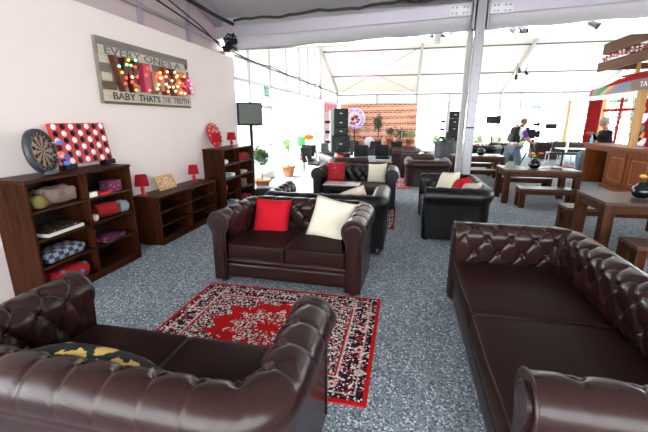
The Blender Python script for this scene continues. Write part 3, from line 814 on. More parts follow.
# ------------------------------------------------------------------ walnut tables and benches
def table(label, loc, W, Dp, H, leg=.11, cat='table', name='dining_table', rz=0, group=None):
    r = thing(name, label, cat, loc, rz, group)
    MB().box((0, 0, H-.02), (W, Dp, .04)).build('tabletop' if cat == 'table' else 'seat', M['tabletop'], r, bevel=.003)
    ap = .10 if cat == 'table' else .075
    a = MB()
    for sy in (-1, 1): a.box((0, sy*(Dp/2-.03), H-.04-ap/2), (W-2*leg, .03, ap))
    for sx in (-1, 1): a.box((sx*(W/2-.03), 0, H-.04-ap/2), (.03, Dp-2*leg, ap))
    a.build('apron', M['table'], r, bevel=.002)
    for sx in (-1, 1):
        for sy in (-1, 1):
            MB().box((sx*(W/2-leg/2-.004), sy*(Dp/2-leg/2-.004), (H-.04)/2), (leg, leg, H-.04)).build('leg', M['tablev'], r, bevel=.003)
    return r
table('walnut table nearest the camera on the right, black flower vase on top', (3.15, 5.30, 0), 1.46, .80, .69, .12)
table('walnut bench at the near side of the right-hand table', (3.10, 4.33, 0), 1.36, .36, .38, .10, 'bench', 'bench')
table('walnut bench at the far side of the right-hand table', (3.12, 6.10, 0), 1.36, .36, .38, .10, 'bench', 'bench')
table('walnut table in the middle with vase and magazines on top', (2.70, 8.24, 0), 1.38, .80, .69, .11)
table('walnut bench on the near side of the magazine table', (2.74, 7.66, 0), 1.02, .34, .38, .10, 'bench', 'bench')
table('walnut bench on the far side of the magazine table', (2.76, 9.12, 0), 1.06, .34, .38, .10, 'bench', 'bench')
table('walnut table behind the tent pole with red flowers, farthest of the row', (2.02, 11.10, 0), 1.36, .80, .69, .11)
table('walnut bench on the near side of the farthest table, beside the pole', (2.02, 10.30, 0), 1.20, .34, .38, .10, 'bench', 'bench')
table('walnut bench on the far side of the farthest table', (2.02, 11.95, 0), 1.20, .34, .38, .10, 'bench', 'bench')

def vase(label, loc, s, flowers, seed):
    r = thing('flower_vase', label, 'vase', loc, 0)
    MB().lathe([(.05*s, 0), (.085*s, .025*s), (.105*s, .07*s), (.095*s, .12*s), (.06*s, .155*s), (.05*s, .165*s), (.055*s, .18*s), (.045*s, .18*s), (.04*s, .15*s), (.001, .15*s)], 28).build('pot', M['blackgl'], r)
    rn = random.Random(seed); st = MB()
    for k, fm in enumerate(flowers):
        a = rn.uniform(0, 6.3); d = rn.uniform(.02, .12)*s; top = Vector((d*math.cos(a), d*math.sin(a), (.23+rn.uniform(0, .06))*s))
        st.tube([(0, 0, .15*s), top*.6+Vector((0, 0, .09*s)), top], .003*s, 5)
        f = MB()
        for q in range(7):
            b = q*PI*2/7; f.ball(top+Vector((math.cos(b)*.018*s, math.sin(b)*.018*s, 0)), .012*s, 0, 6, (1.3, 1.3, .6))
        f.ball(top+Vector((0, 0, .004)), .012*s, 0, 6); f.build('flower', M[fm], r)
    st.build('stem', M['leaf'], r)
M['blackgl'] = plain('glossy black vase', (.004, .004, .005), .06)
vase('round black vase with yellow, pink and white flowers on the right-hand table', (2.98, 5.28, .69), 1.05, ['yellow', 'yellow', 'pink', 'yellow', 'white', 'white', 'pink', 'yellow'], 4)
vase('round black vase with orange flowers on the magazine table', (2.62, 8.16, .69), 1.1, ['orange', 'orange', 'red', 'yellow', 'red', 'orange', 'yellow'], 5)
vase('round black vase with red flowers on the table behind the pole', (2.12, 11.0, .69), 1.1, ['red', 'red', 'pink', 'orange', 'red', 'white'], 6)
rn = random.Random(8)
mags = [('white magazine lying open beside the orange flower vase', 'paper'), ('magazine with yellow cover on the middle table', 'tray'), ('dark covered magazine on the middle table', 'boxes_pink'), ('white leaflet at the right end of the magazine pile', 'paper'), ('red printed magazine near the right end of the middle table', 'bluered')]
for k, (lb, mt) in enumerate(mags):
    tag(MB().box((0, 0, .004), (.20, .27, .008)).build('magazine', M[mt], None, (2.80+k*.11, 8.20+rn.uniform(-.10, .10), .690+.008*k), (0, 0, rn.uniform(-.7, .7))), lb, 'magazine', 'magazines on the middle table')
tag(MB().box((0, 0, .005), (.24, .16, .010)).build('magazine', M['redpl'], None, (2.42, 10.95, .69), (0, 0, .3)), 'red folder lying on the table behind the pole', 'folder')
# low table between the black sofas
r = thing('coffee_table', 'low table with pale shiny top between the two black sofas', 'table', (-1.05, 6.36, 0), 0)
M['shinytop'] = plain('pale glossy table top', (.42, .36, .38), .10)
MB().rbox((0, 0, .545), (.64, .42, .03), .014, 8).build('tabletop', M['shinytop'], r)
for sx in (-1, 1):
    for sy in (-1, 1): MB().bar((sx*.29, sy*.17, 0), (sx*.27, sy*.16, .53), .03).build('leg', M['blackpl'], r)
# cable coil on the floor at far left
r = tag(MB().tube([(-2.56+.11*math.cos(a)*(1+.1*math.sin(3*a)), 1.66+.09*math.sin(a), .012+.002*a+.05*max(0, math.sin(a*.5))) for a in [k*.3 for k in range(50)]], .007, 6).build('cable_coil', M['cable']), 'loose coil of black cable on the floor between the nearest sofa and bookcase', 'cable')

# ------------------------------------------------------------------ bar
r = thing('bar_counter', 'long orange-brown wooden bar counter with framed front panels', 'bar', (5.0, 9.2, 0), 0)
MB().b2((-.22, -2.2, 1.00), (.52, 2.22, 1.05)).build('counter_top', M['bartop'], r, bevel=.006)
MB().b2((-.16, -2.2, .90), (-.12, 2.20, 1.00)).b2((-.16, 2.16, .90), (.5, 2.20, 1.0)).build('fascia', M['barwood'], r, bevel=.004)
MB().b2((0, -2.2, .0), (.04, 1.30, .92)).build('front_board', M['barwood'], r)
MB().b2((.35, 1.30, 0), (.39, 2.12, .92)).b2((.04, 1.28, 0), (.39, 1.31, .92)).build('inner_board', M['barshade'], r)
MB().b2((-.14, 2.10, 0), (.5, 2.18, .92)).build('end_panel', M['barwood'], r, bevel=.004)
MB().b2((-.06, -2.2, 0), (0, 1.32, .10)).b2((-.18, 2.08, 0), (.36, 2.20, .07)).build('plinth', M['barwood'], r, bevel=.008)
for k in range(4):
    y1 = 1.20-k*.90; y0 = y1-.78
    p = MB()
    for a, b in (((y0, .14), (y1, .19)), ((y0, .83), (y1, .88)), ((y0, .19), (y0+.06, .83)), ((y1-.06, .19), (y1, .83))):
        p.b2((-.022, a[0], a[1]), (.0, b[0], b[1]))
    fp = p.build('panel_frame', M['barwood'], r, bevel=.004)
    q = MB()
    for a, b in (((y0+.10, .24), (y1-.10, .255)), ((y0+.10, .765), (y1-.10, .78)), ((y0+.10, .255), (y0+.115, .765)), ((y1-.115, .255), (y1-.10, .765))):
        q.b2((-.02, a[0], a[1]), (.0, b[0], b[1]))
    q.build('moulding', M['barlite'], fp, bevel=.003)
for k, (y, mt, lb) in enumerate([(8.9, 'redpl', 'flat red tray on the bar counter'), (8.35, 'paper', 'white menu card lying on the bar counter'), (9.35, 'shirtblue', 'pale blue folder on the bar counter')]):
    tag(MB().box((0, 0, .008), (.22, .32, .016)).build('menu_card', M[mt], None, (5.08, y, 1.05), (0, 0, .1*k)), lb, 'card')
r = thing('water_bottle', 'small bright blue bottle standing at the left end of the bar', 'bottle', (4.92, 11.25, 1.05))
M['bluebot'] = plain('bright blue plastic', (.05, .55, .80), .3)
MB().lathe([(.032, 0), (.034, .10), (.028, .135), (.012, .16), (.012, .18), (.0001, .18)], 14).build('bottle_body', M['bluebot'], r)
MB().lathe([(.015, .175), (.015, .20), (.0001, .20)], 12).build('cap', M['white'], r)

# bar canopy: posts, fascia with stripes, red board, twin top beams with a garland
r = thing('bar_canopy', 'wooden bar canopy with rainbow-striped fascia and twin beams above the counter', 'canopy', (4.88, 9.2, 0), 0)
YA, YE = -1.9, 2.25
MB().b2((-.03, YA, 3.27), (.03, YE-.10, 3.52)).build('upper_beam', M['beamwood'], r, bevel=.006)
MB().b2((-.05, YA, 2.86), (.03, YE, 3.08)).build('lower_beam', M['beamwood'], r, bevel=.006)
MB().b2((-.03, YE-.16, 2.90), (3.0, YE-.10, 3.05)).b2((0, YE-.16, 3.26), (3.0, YE-.10, 3.5)).build('end_beam', M['beamwood'], r, bevel=.006)
g = MB(); g.tube([(-.02, YA+(YE-.2-YA)*k/60, 3.155+.012*math.sin(k*1.3)) for k in range(61)], .03, 6); gl = g.build('garland', M['red'], r)
rn = random.Random(21)
for k in range(60):
    f = MB(); y = YA+(YE-.22-YA)*k/59
    for j in range(2): f.ball((-.055+rn.uniform(-.012, .012), y+rn.uniform(-.02, .02), 3.155+rn.uniform(-.055, .055)), .026, 0, 6)
    f.build('garland_flower', M[['white', 'red', 'white', 'redpl', 'shirtblue'][k % 5]], gl)
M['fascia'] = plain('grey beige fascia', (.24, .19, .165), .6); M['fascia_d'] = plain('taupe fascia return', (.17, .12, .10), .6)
# fascia outlined in local y,z
def yz(mb, poly, x0, x1, mi=0):
    n = len(poly); v = [(x0, y, z) for y, z in poly]+[(x1, y, z) for y, z in poly]
    mb.add(v, [tuple(range(n))[::-1], tuple(range(n, 2*n))]+[(i, (i+1) % n, n+(i+1) % n, n+i) for i in range(n)], mi); return mb
fo = yz(MB(), [(2.5, 2.27), (2.36, 2.43), (1.2, 2.47), (.62, 2.50), (.52, 2.27), (1.0, 2.27)], -.03, .02).build('fascia_board', M['fascia'], r)
yz(MB(), [(.52, 2.27), (.62, 2.50), (YA, 2.50), (YA, 2.27)], -.035, .02).build('fascia_return', M['fascia_d'], r)
M['st_green'] = plain('green stripe paint', (.02, .24, .09), .5); M['st_or'] = plain('orange stripe paint', (.50, .15, .04), .5); M['st_bl'] = plain('blue stripe paint', (.09, .22, .46), .5); M['st_rd'] = plain('red stripe paint', (.38, .015, .02), .5); M['st_ye'] = plain('cream stripe paint', (.55, .40, .18), .5)
for k, (a, b, mt) in enumerate([(2.49, 2.32, 'st_rd'), (2.20, 1.93, 'st_green'), (1.88, 1.72, 'st_ye'), (1.70, 1.52, 'st_or'), (1.46, 1.18, 'st_bl')]):
    sk = -.24-.05*k if k else 0
    yz(MB(), [(a, 2.275), (a+sk-(.0 if k else .10), 2.435), (b+sk*1.6, 2.45), (b, 2.275)], -.038, -.030).build('stripe', M[mt], fo)
text_mesh('lettering', 'TA', .13, M['white'], r, (-.038, .10, 2.385), (R(90), 0, R(-90)), .002, fit=(.26, .105))
yz(MB(), [(2.2, 2.44), (1.30, 2.60), (YA, 2.62), (YA, 2.50), (.6, 2.50), (1.2, 2.47)], .05, .12).build('red_board', M['curtain'], r)
MB().b2((.05, YA, 2.62), (2.8, 1.2, 2.66)).build('canopy_roof', M['curtain'], r)
for k in range(7): MB().b2((.6, -1.6+k*.55, 2.70), (.66, -1.54+k*.55, 3.25)).build('baluster', M['pinewood'], r)
MB().b2((.02, .22, 1.05), (.14, .36, 2.50)).build('post', M['pinewood'], r, bevel=.005)
MB().b2((.02, .36, 2.16), (.10, 2.5, 2.26)).build('rail', M['white'], r, bevel=.004)
for y in (1.42, .80): MB().b2((1.5, y, 0), (1.56, y+.05, 2.66)).build('slim_post', M['pinewood'], r, bevel=.004)
# pavilion window wall behind the bar
r = thing('pavilion_frame', 'red and pine window framing behind the bar with greenery outside', 'window frame', (7.0, 12.5, 0), 0)
for y in (-1.0, .8, 3.0): MB().b2((-.05, y, 0), (.05, y+.10, 2.55)).build('pine_post', M['pinewood'], r, bevel=.005)
for y in (-.2, 1.9): MB().b2((-.03, y, 0), (.03, y+.06, 2.55)).build('red_post', M['curtain'], r)
MB().b2((-.03, -1.0, 1.94), (.03, 3.0, 2.02)).build('red_rail', M['curtain'], r)
MB().b2((-.06, -2.5, 2.45), (.06, 6.4, 2.62)).build('head_beam', M['white'], r)
MB().b2((-.05, 6.0, 0), (.07, 6.12, 2.45)).build('pine_post', M['pinewood'], r, bevel=.005)
# red curtain
cm = MB(); V = []; F = []
for i in range(41):
    for j in range(2):
        V.append((7.0+.04*math.sin(i*1.25), 15.65+i*.026*1.0, 2.44 if j else .02))
for i in range(40): F.append((2*i, 2*i+2, 2*i+3, 2*i+1))
cm.add(V, F, 0, True); co = cm.build('red_curtain', M['curtain']); co.modifiers.new('thick', 'SOLIDIFY').thickness = .006
tag(co, 'tall red curtain hanging at the far end of the bar', 'curtain')
# painted panel right of the pine post
r = thing('painted_panel', 'red painted panel with green and pink shapes behind the bar', 'panel', (6.2, 11.35, 0))
MB().b2((0, -.75, 0), (.03, .55, 2.2)).build('panel_board', M['curtain'], r)
rn = random.Random(5)
for k, mt in enumerate(['white', 'orange', 'leaf', 'pink', 'white', 'leafl']):
    a, b = rn.uniform(-.5, .5), 1.1+.16*k
    yz(MB(), [(a+.2*math.cos(t), b+.13*math.sin(t)+.05*math.cos(2*t)) for t in [i*PI/7 for i in range(14)]], -.006, 0).build('painted_shape', M[mt], r)

# ------------------------------------------------------------------ people
def skin_chain(name, verts, edges, rad, mat, parent, sub=2, root=0):
    me = bpy.data.meshes.new(name); me.from_pydata(verts, edges, []); me.materials.append(mat)
    o = bpy.data.objects.new(name, me); C.objects.link(o); o.parent = parent
    md = o.modifiers.new('skin', 'SKIN'); md.use_smooth_shade = True
    for i, rr_ in enumerate(rad):
        a, b = rr_ if isinstance(rr_, tuple) else (rr_, rr_)
        me.skin_vertices[0].data[i].radius = (a, b)
    me.skin_vertices[0].data[root].use_root = True
    sb = o.modifiers.new('smooth', 'SUBSURF'); sb.levels = sub; sb.render_levels = sub
    return o
def head(par, c, yaw, s, skin, hair, pitch=0, hairlong=0):
    """egg-shaped head with nose, eyes, ears and hair; +Y local is forward"""
    mw = Matrix.Translation(c) @ Euler((pitch, 0, yaw)).to_matrix().to_4x4()
    m = MB(); n = 18
    def P(th, a, k=1.0):
        x = .076*math.sin(th)*math.cos(a); y = .096*math.sin(th)*math.sin(a); z = .115*math.cos(th)
        if z < 0: x *= 1-.28*(-z/.115); y = y*(1-.15*(-z/.115))+.012*(-z/.115)
        return Vector((x*k, y*k, z*k))
    V = []; F = []
    for i in range(13):
        for k in range(n): V.append(mw @ (P(PI*i/12, 2*PI*k/n)*s))
    for i in range(12):
        for k in range(n): F.append((i*n+k, (i+1)*n+k, (i+1)*n+(k+1) % n, i*n+(k+1) % n))
    m.add(V, F, 0, True)
    def loc(p): return mw @ (Vector(p)*s)
    m.tube([loc((0, .088, .025)), loc((0, .108, -.012)), loc((0, .112, -.022)), loc((0, .09, -.032))], [.008*s, .013*s, .014*s, .008*s], 8)
    for sx in (-1, 1):
        m.ball(loc((sx*.077, -.004, -.005)), .024*s, 0, 8, (.35, .7, 1.1))
    m.tube([loc((0, 0, -.07)), loc((0, -.02, -.16))], [.055*s, .058*s], 12)
    ho = m.build('head', M[skin], par)
    e = MB()
    for sx in (-1, 1): e.ball(loc((sx*.030, .083, .012)), .011*s, 0, 8)
    e.build('eyes', M['white'], ho)
    e = MB()
    for sx in (-1, 1): e.ball(loc((sx*.030, .0925, .012)), .0055*s, 0, 8)
    e.build('pupils', M['foot'], ho)
    MB().tube([loc((-.024, .082, -.058)), loc((0, .091, -.060)), loc((.024, .082, -.058))], .005*s, 6).build('mouth', M['redthrow'], ho)
    h = MB(); V = []; F = []; rows = 8
    for i in range(rows+1):
        for k in range(n):
            a = 2*PI*k/n; back = (1-math.sin(a))/2
            V.append(mw @ (P((.36+.24*back+hairlong*.1*back)*PI*i/rows, a, 1.085+.02*math.sin(5*a+i))*s))
    for i in range(rows):
        for k in range(n): F.append((i*n+k, (i+1)*n+k, (i+1)*n+(k+1) % n, i*n+(k+1) % n))
    h.add(V, F, 0, True); ob = h.build('hair', M[hair], par); ob.modifiers.new('t', 'SOLIDIFY').thickness = -.008
    return ho
def hand(par, wrist, d, nrm, s=1, skin='skin', curl=.5):
    d = Vector(d).normalized(); nrm = Vector(nrm).normalized(); sd = d.cross(nrm).normalized(); w = Vector(wrist)
    vs = [w, w+d*.045*s, w+d*.085*s]; es = [(0, 1), (1, 2)]; rd = [(.024*s, .018*s), (.034*s, .016*s), (.036*s, .014*s)]
    skin_chain('hand', vs, es, rd, M[skin], par)
    for k, (off, ln) in enumerate([(-.027, .066), (-.009, .076), (.009, .071), (.027, .056)]):
        a = w+d*.075*s+sd*off*s; b = w+d*.098*s+sd*off*s*1.05
        c = b+(d*math.cos(curl)-nrm*math.sin(curl))*ln*.55*s; e = c+(d*math.cos(2*curl)-nrm*math.sin(2*curl))*ln*.5*s
        skin_chain('finger', [a, b, c, e], [(0,1),(1,2),(2,3)], [.009*s, .0088*s, .008*s, .0065*s], M[skin], par, 1)
    a = w+d*.025*s-sd*.02*s; b = a+(d*.6-sd*.8)*.035*s; c = b+(d*.85-sd*.4-nrm*.2)*.033*s
    skin_chain('thumb', [a, b, c], [(0,1),(1,2)], [.012*s, .0105*s, .008*s], M[skin], par, 1)

# camera operator (local +X is where he looks, slightly away)
r = thing('person', 'camera operator in white tee and jeans with purple sleeve, bending to a video camera', 'person', (3.17, 11.92, 0), R(14))
PV = [(0,0,.86), (.03,0,1.00), (.09,0,1.16), (.14,0,1.34), (.17,0,1.43), (.20,0,1.50),           # pelvis .. neck 0-5
      (.14,.17,1.38), (.27,.23,1.16), (.47,.17,1.03),                                           # left arm 6-8
      (.14,-.17,1.38), (.24,-.25,1.15), (.44,-.21,.98),                                         # right arm 9-11
      (-.05,.10,.80), (-.14,.13,.46), (-.22,.14,.09), (-.09,.14,.04),                                # left leg 12-15
      (.05,-.10,.80), (.13,-.14,.46), (.12,-.15,.09), (.25,-.16,.04)]                               # right leg 16-19
PE = [(0,1),(1,2),(2,3),(3,4),(4,5),(3,6),(6,7),(7,8),(3,9),(9,10),(10,11),(0,12),(12,13),(13,14),(14,15),(0,16),(16,17),(17,18),(18,19)]
PR = [(.15,.15),(.14,.15),(.15,.16),(.155,.15),(.08,.08),.062,.072,.058,.038,.072,.058,.038,.112,.085,.056,.045,.112,.085,.056,.045]
skin_chain('body', PV, PE, PR, M['skin'], r)
def grow(ids, k, add): return [((a[0]*k+add, a[1]*k+add) if isinstance(a, tuple) else a*k+add) for a in (PR[i] for i in ids)]
def sub(name, ids, mat, k=1.0, add=.014, move=None, root=0):
    mp = {v: i for i, v in enumerate(ids)}
    vs = [PV[i] for i in ids]
    if move:
        for i, p in move.items(): vs[mp[i]] = p
    return skin_chain(name, vs, [(mp[a], mp[b]) for a, b in PE if a in mp and b in mp], grow(ids, k, add), M[mat], r, root=root)
sub('tee_shirt', [0,1,2,3,4,6,7,9,10], 'tee', move={7: (.20,.205,1.26), 10: (.19,-.215,1.26)})
sub('jeans', [0,12,13,14,16,17,18], 'denim')
sub('shoe', [14,15], 'white', add=.014); sub('shoe', [18,19], 'white', add=.014)
skin_chain('purple_sleeve', [(.14,-.18,1.375), (.195,-.222,1.26), (.245,-.25,1.14)], [(0,1),(1,2)], [.074,.068,.060], M['purple'], r)
skin_chain('purple_sleeve', [(.14,.18,1.375), (.205,.21,1.26), (.27,.23,1.15)], [(0,1),(1,2)], [.074,.068,.060], M['purple'], r)
head(r, Vector((.235, 0, 1.585)), R(-90), .98, 'skin', 'hair_br', R(-16))
hand(r, (.47,.17,1.03), (.8,-.2,-.1), (0,0,1)); hand(r, (.44,-.21,.98), (.8,.3,.1), (0,0,1))
# backpack worn
r = thing('backpack', 'dark grey backpack worn by the camera operator', 'backpack', (3.17, 11.92, 0), R(14))
MB().rbox((-.15, 0, 1.20), (.24, .33, .46), .08, 10, 0, 0, .02, 3).build('pack_body', M['spk'], r, rot=(0, R(8), 0), loc=(.15-.14, 0, .02))
MB().rbox((-.27, 0, 1.10), (.10, .25, .24), .045, 8).build('front_pocket', M['greypl'], r, rot=(0, R(8), 0), loc=(.0, 0, .02))
for sy in (-.10, .10):
    MB().tube([(.0, sy, 1.40), (.10, sy*1.1, 1.50), (.21, sy*1.15, 1.44), (.25, sy*1.2, 1.30), (.17, sy*1.5, 1.10), (.03, sy*1.5, .99)], .018, 6).build('strap', M['blackpl'], r)
# video camera and tripod
r = thing('tripod', 'black camera tripod standing in front of the camera operator', 'tripod', (3.70, 11.98, 0))
for k in range(3):
    a = k*2*PI/3+.5; lg = MB().tube([(0, 0, .98), (.20*math.cos(a), .20*math.sin(a), .48)], .016, 8).tube([(.19*math.cos(a), .19*math.sin(a), .50), (.40*math.cos(a), .40*math.sin(a), .012)], .011, 8).build('leg', M['blackpl'], r)
    MB().ball((.40*math.cos(a), .40*math.sin(a), .012), .018, 0, 8).build('rubber_foot', M['blackpl'], lg)
MB().tube([(0, 0, .85), (0, 0, 1.06)], .03, 12).lathe([(.05, 1.02), (.055, 1.05), (.04, 1.09), (.0001, 1.09)], 14).build('head', M['blackpl'], r)
MB().tube([(0, 0, 1.05), (-.16, -.05, 1.0), (-.30, -.10, .96)], .009, 6).build('pan_handle', M['blackpl'], r)
r = thing('video_camera', 'large black video camera on the tripod', 'camera', (3.60, 11.96, 1.09), R(14))
r.scale = (.62, 1, 1.45); MB().rbox((0, 0, .11), (.40, .14, .19), .02, 6).build('camera_body', M['blackpl'], r)
MB().lathe([(.045, .18), (.06, .22), (.062, .34), (.075, .36), (.075, .42), (.055, .42), (.05, .40), (.0001, .39)], 18, 0, (0, 0, .11), 'x').build('lens', M['blackpl'], r)
MB().b2((-.12, .07, .16), (.02, .16, .24)).build('viewfinder', M['blackpl'], r, bevel=.005)
MB().tube([(-.12, 0, .20), (-.10, 0, .26), (.12, 0, .26), (.14, 0, .20)], .014, 8).build('handle', M['blackpl'], r)
MB().b2((.10, -.03, .27), (.40, .03, .33)).build('microphone', M['spk'], r, bevel=.015)
# man seated behind the bar
r = thing('person', 'grey-haired man in a black jacket seated behind the bar', 'person', (5.80, 12.32, .0), R(176)); r.scale = (1.1, 1.1, 1.1)
PV = [(0,0,.60), (.02,0,.74), (.05,0,.92), (.07,0,1.14), (.09,0,1.23), (.11,0,1.32),
      (.06,.20,1.17), (.16,.27,1.00), (.36,.16,1.16), (.06,-.20,1.17), (.18,-.27,1.00), (.36,-.12,1.18),
      (.12,.12,.62), (.56,.14,.62), (.60,.14,.10), (.73,.14,.045), (.12,-.12,.62), (.54,-.14,.62), (.50,-.14,.10), (.63,-.14,.045)]
PR = [(.17,.15),(.17,.16),(.175,.16),(.165,.15),(.085,.08),.06,.082,.066,.042,.082,.066,.042,.115,.085,.058,.046,.115,.085,.058,.046]
skin_chain('body', PV, PE, PR, M['skin'], r)
sub('jacket', [0,1,2,3,4,6,7,8,9,10,11], 'jacket', add=.018, move={8: (.32,.175,1.14), 11: (.32,-.13,1.16)})
sub('trousers', [0,12,13,14,16,17,18], 'denim'); sub('shoe', [14,15], 'foot', add=.012); sub('shoe', [18,19], 'foot', add=.012)
skin_chain('collar', [(.09,0,1.22), (.105,0,1.27)], [(0,1)], [.10,.088], M['shirtblue'], r)
head(r, Vector((.14, 0, 1.435)), R(-90), 1.08, 'skin', 'hair_gr', R(-8))
hand(r, (.36,.16,1.16), (.8,-.4,.0), (0,0,1)); hand(r, (.36,-.12,1.18), (.8,.4,.0), (0,0,1))
r = thing('bar_stool', 'dark bar stool under the grey-haired man', 'stool', (5.80, 12.32, 0)); r.scale = (1.1, 1.1, 1.1)
MB().rbox((0, 0, .44), (.38, .38, .06), .025, 8).build('seat', M['black'], r)
for sx in (-1, 1):
    for sy in (-1, 1): MB().bar((sx*.17, sy*.17, 0), (sx*.14, sy*.14, .44), .03).build('leg', M['foot'], r)

# ------------------------------------------------------------------ plants
def leaves(c, rad, n, size, seed, shell=.5):
    rn = random.Random(seed); m = MB()
    for _ in range(n):
        d = Vector((rn.gauss(0,1), rn.gauss(0,1), rn.gauss(0,1))).normalized()*rn.uniform(shell, 1)
        p = Vector(c)+Vector((d.x*rad[0], d.y*rad[1], d.z*rad[2]))
        a = Vector((rn.gauss(0,1), rn.gauss(0,1), rn.gauss(0,.6))).normalized(); b = a.cross(Vector((rn.gauss(0,1), rn.gauss(0,1), rn.gauss(0,1)))).normalized()
        l, w = size*rn.uniform(.7, 1.3), size*rn.uniform(.25, .45); k = a.cross(b)*l*.12
        m.add([p, p+a*l*.5+b*w*.5+k, p+a*l, p+a*l*.5-b*w*.5+k], [(0,1,2,3)])
    return m
def potted(label, loc, pr, ph, trunk, crown, cz, leafmat, seed, n=260, size=.07):
    r = thing('potted_plant', label, 'plant', loc, 0)
    MB().lathe([(pr*.70, 0), (pr*.92, ph*.80), (pr*1.05, ph*.80), (pr*1.05, ph), (pr*.90, ph), (pr*.86, ph*.86), (.0001, ph*.86)], 28).build('pot', M['terra'], r)
    MB().lathe([(.0001, ph*.88), (pr*.87, ph*.88)], 20, cap=False).build('soil', M['foot'], r)
    MB().tube([(0, 0, ph*.85), (.01, .01, (ph+cz)*.5), (0, 0, cz)], trunk, 8).build('stem', M['stem'], r)
    leaves((0, 0, cz), crown, n, size, seed, .35).build('foliage', M[leafmat], r)
    return r
potted('terracotta potted tree with dark round crown nearest the glazed wall', (-3.30, 8.15, 0), .20, .27, .012, (.20, .20, .23), .82, 'leaf', 1, 560, .095)
potted('terracotta potted plant with sparse pale crown farther along the glazed wall', (-3.36, 10.4, 0), .20, .33, .010, (.24, .24, .18), .95, 'leafl', 2, 300, .09)
potted('terracotta pot with pale green leaves in front of the far window', (.26, 19.2, .34), .19, .38, .012, (.34, .30, .16), .62, 'leafl', 3, 130, .14)
tag(MB().box((0, 0, .17), (.5, .5, .34)).build('plant_plinth', M['spk'], None, (.26, 19.2, 0), bevel=.01), 'low dark plinth under the far terracotta pot', 'plinth')
for k, (lb, x, y, cz, cr, ph, mt, n) in enumerate([('tall dark green potted tree before the brick banner', -1.30, 18.6, 1.55, (.24, .24, .42), .5, 'leafd', 320), ('bushy green plant on the stage right of the tall tree', -.22, 18.6, 1.02, (.30, .25, .24), .45, 'leaf', 200), ('small dark plant left of the bushy stage plant', -.75, 19.4, 1.08, (.20, .2, .18), .45, 'leafd', 140), ('green plant behind the speaker stack by the round sign', -3.05, 19.6, .95, (.28, .25, .55), .4, 'leaf', 220)]):
    potted(lb, (x, y, .30), .18, ph, .02, cr, cz-.30, mt, 10+k, n, .13)

# ------------------------------------------------------------------ stage and sound gear at the far end
st = MB(); st.b2((-3.6, 17.6, 0), (.6, 20.9, .30)); o = st.build('stage_platform', M['spk'], None, bevel=.01); tag(o, 'low dark stage platform in front of the brick banner', 'stage')
o = MB().b2((-2.05, -.02, -1.20), (2.05, .02, .98)).build('brick_banner', M['brick'], None, (-1.50, 20.75, 1.505)); tag(o, 'wide printed brick-pattern banner behind the stage', 'banner')
r = thing('side_banner', 'pink striped banner on the gable beside the stage', 'banner', (-3.78, 18.9, 0), 0)
M['bannerpink'] = plain('pink banner cloth', (.75, .38, .42), .7); M['bannerred'] = plain('crimson banner print', (.55, .04, .10), .7)
MB().b2((0, -1.7, .005), (.03, 1.7, 2.5)).build('banner_cloth', M['bannerpink'], r)
for k in range(9):
    y = -1.5+.36*k; yz(MB(), [(y, 2.0), (y+.12, 2.0), (y+.2, 2.42), (y+.08, 2.42)], .028, .036).build('printed_bar', M['bannerred'], r)
r = thing('round_sign', 'round white and lilac lit sign with coloured middle before the banner', 'sign', (-2.72, 20.3, 1.72), 0)
M['lilac'] = plain('lilac lit rim', (.50, .42, .62), .5, emit=(.75, .62, .95), es=.12); M['lilac2'] = plain('violet rim', (.35, .18, .55), .5)
MB().lathe([(.0001, -.03), (.56, -.03), (.58, 0), (.56, .04), (.0001, .04)], 40, 0, (0,0,0), 'y').build('disc', M['white'], r)
MB().tube([(.47*math.cos(2*PI*k/40), -.05, .47*math.sin(2*PI*k/40)) for k in range(40)], .09, 8, closed=True).build('rim', M['lilac'], r)
rn = random.Random(4)
for k in range(16):
    a = 2*PI*k/16; MB().ball((.47*math.cos(a), -.14, .47*math.sin(a)), .045, 0, 8).build('rim_lamp', M[['lilac2', 'white', 'st_bl'][k % 3]], r)
for k in range(11):
    a, d = 2*PI*k/11*2.4, rn.uniform(.05, .30); MB().ball((d*math.cos(a), -.06, d*math.sin(a)), rn.uniform(.06, .10), 0, 8, (1, .5, 1)).build('blossom', M[['redpl', 'orange', 'leaf', 'pink', 'bluefl'][k % 5]], r)
MB().tube([(0, .02, -.55), (0, .02, -1.42)], .03, 8).build('stand', M['blackpl'], r)

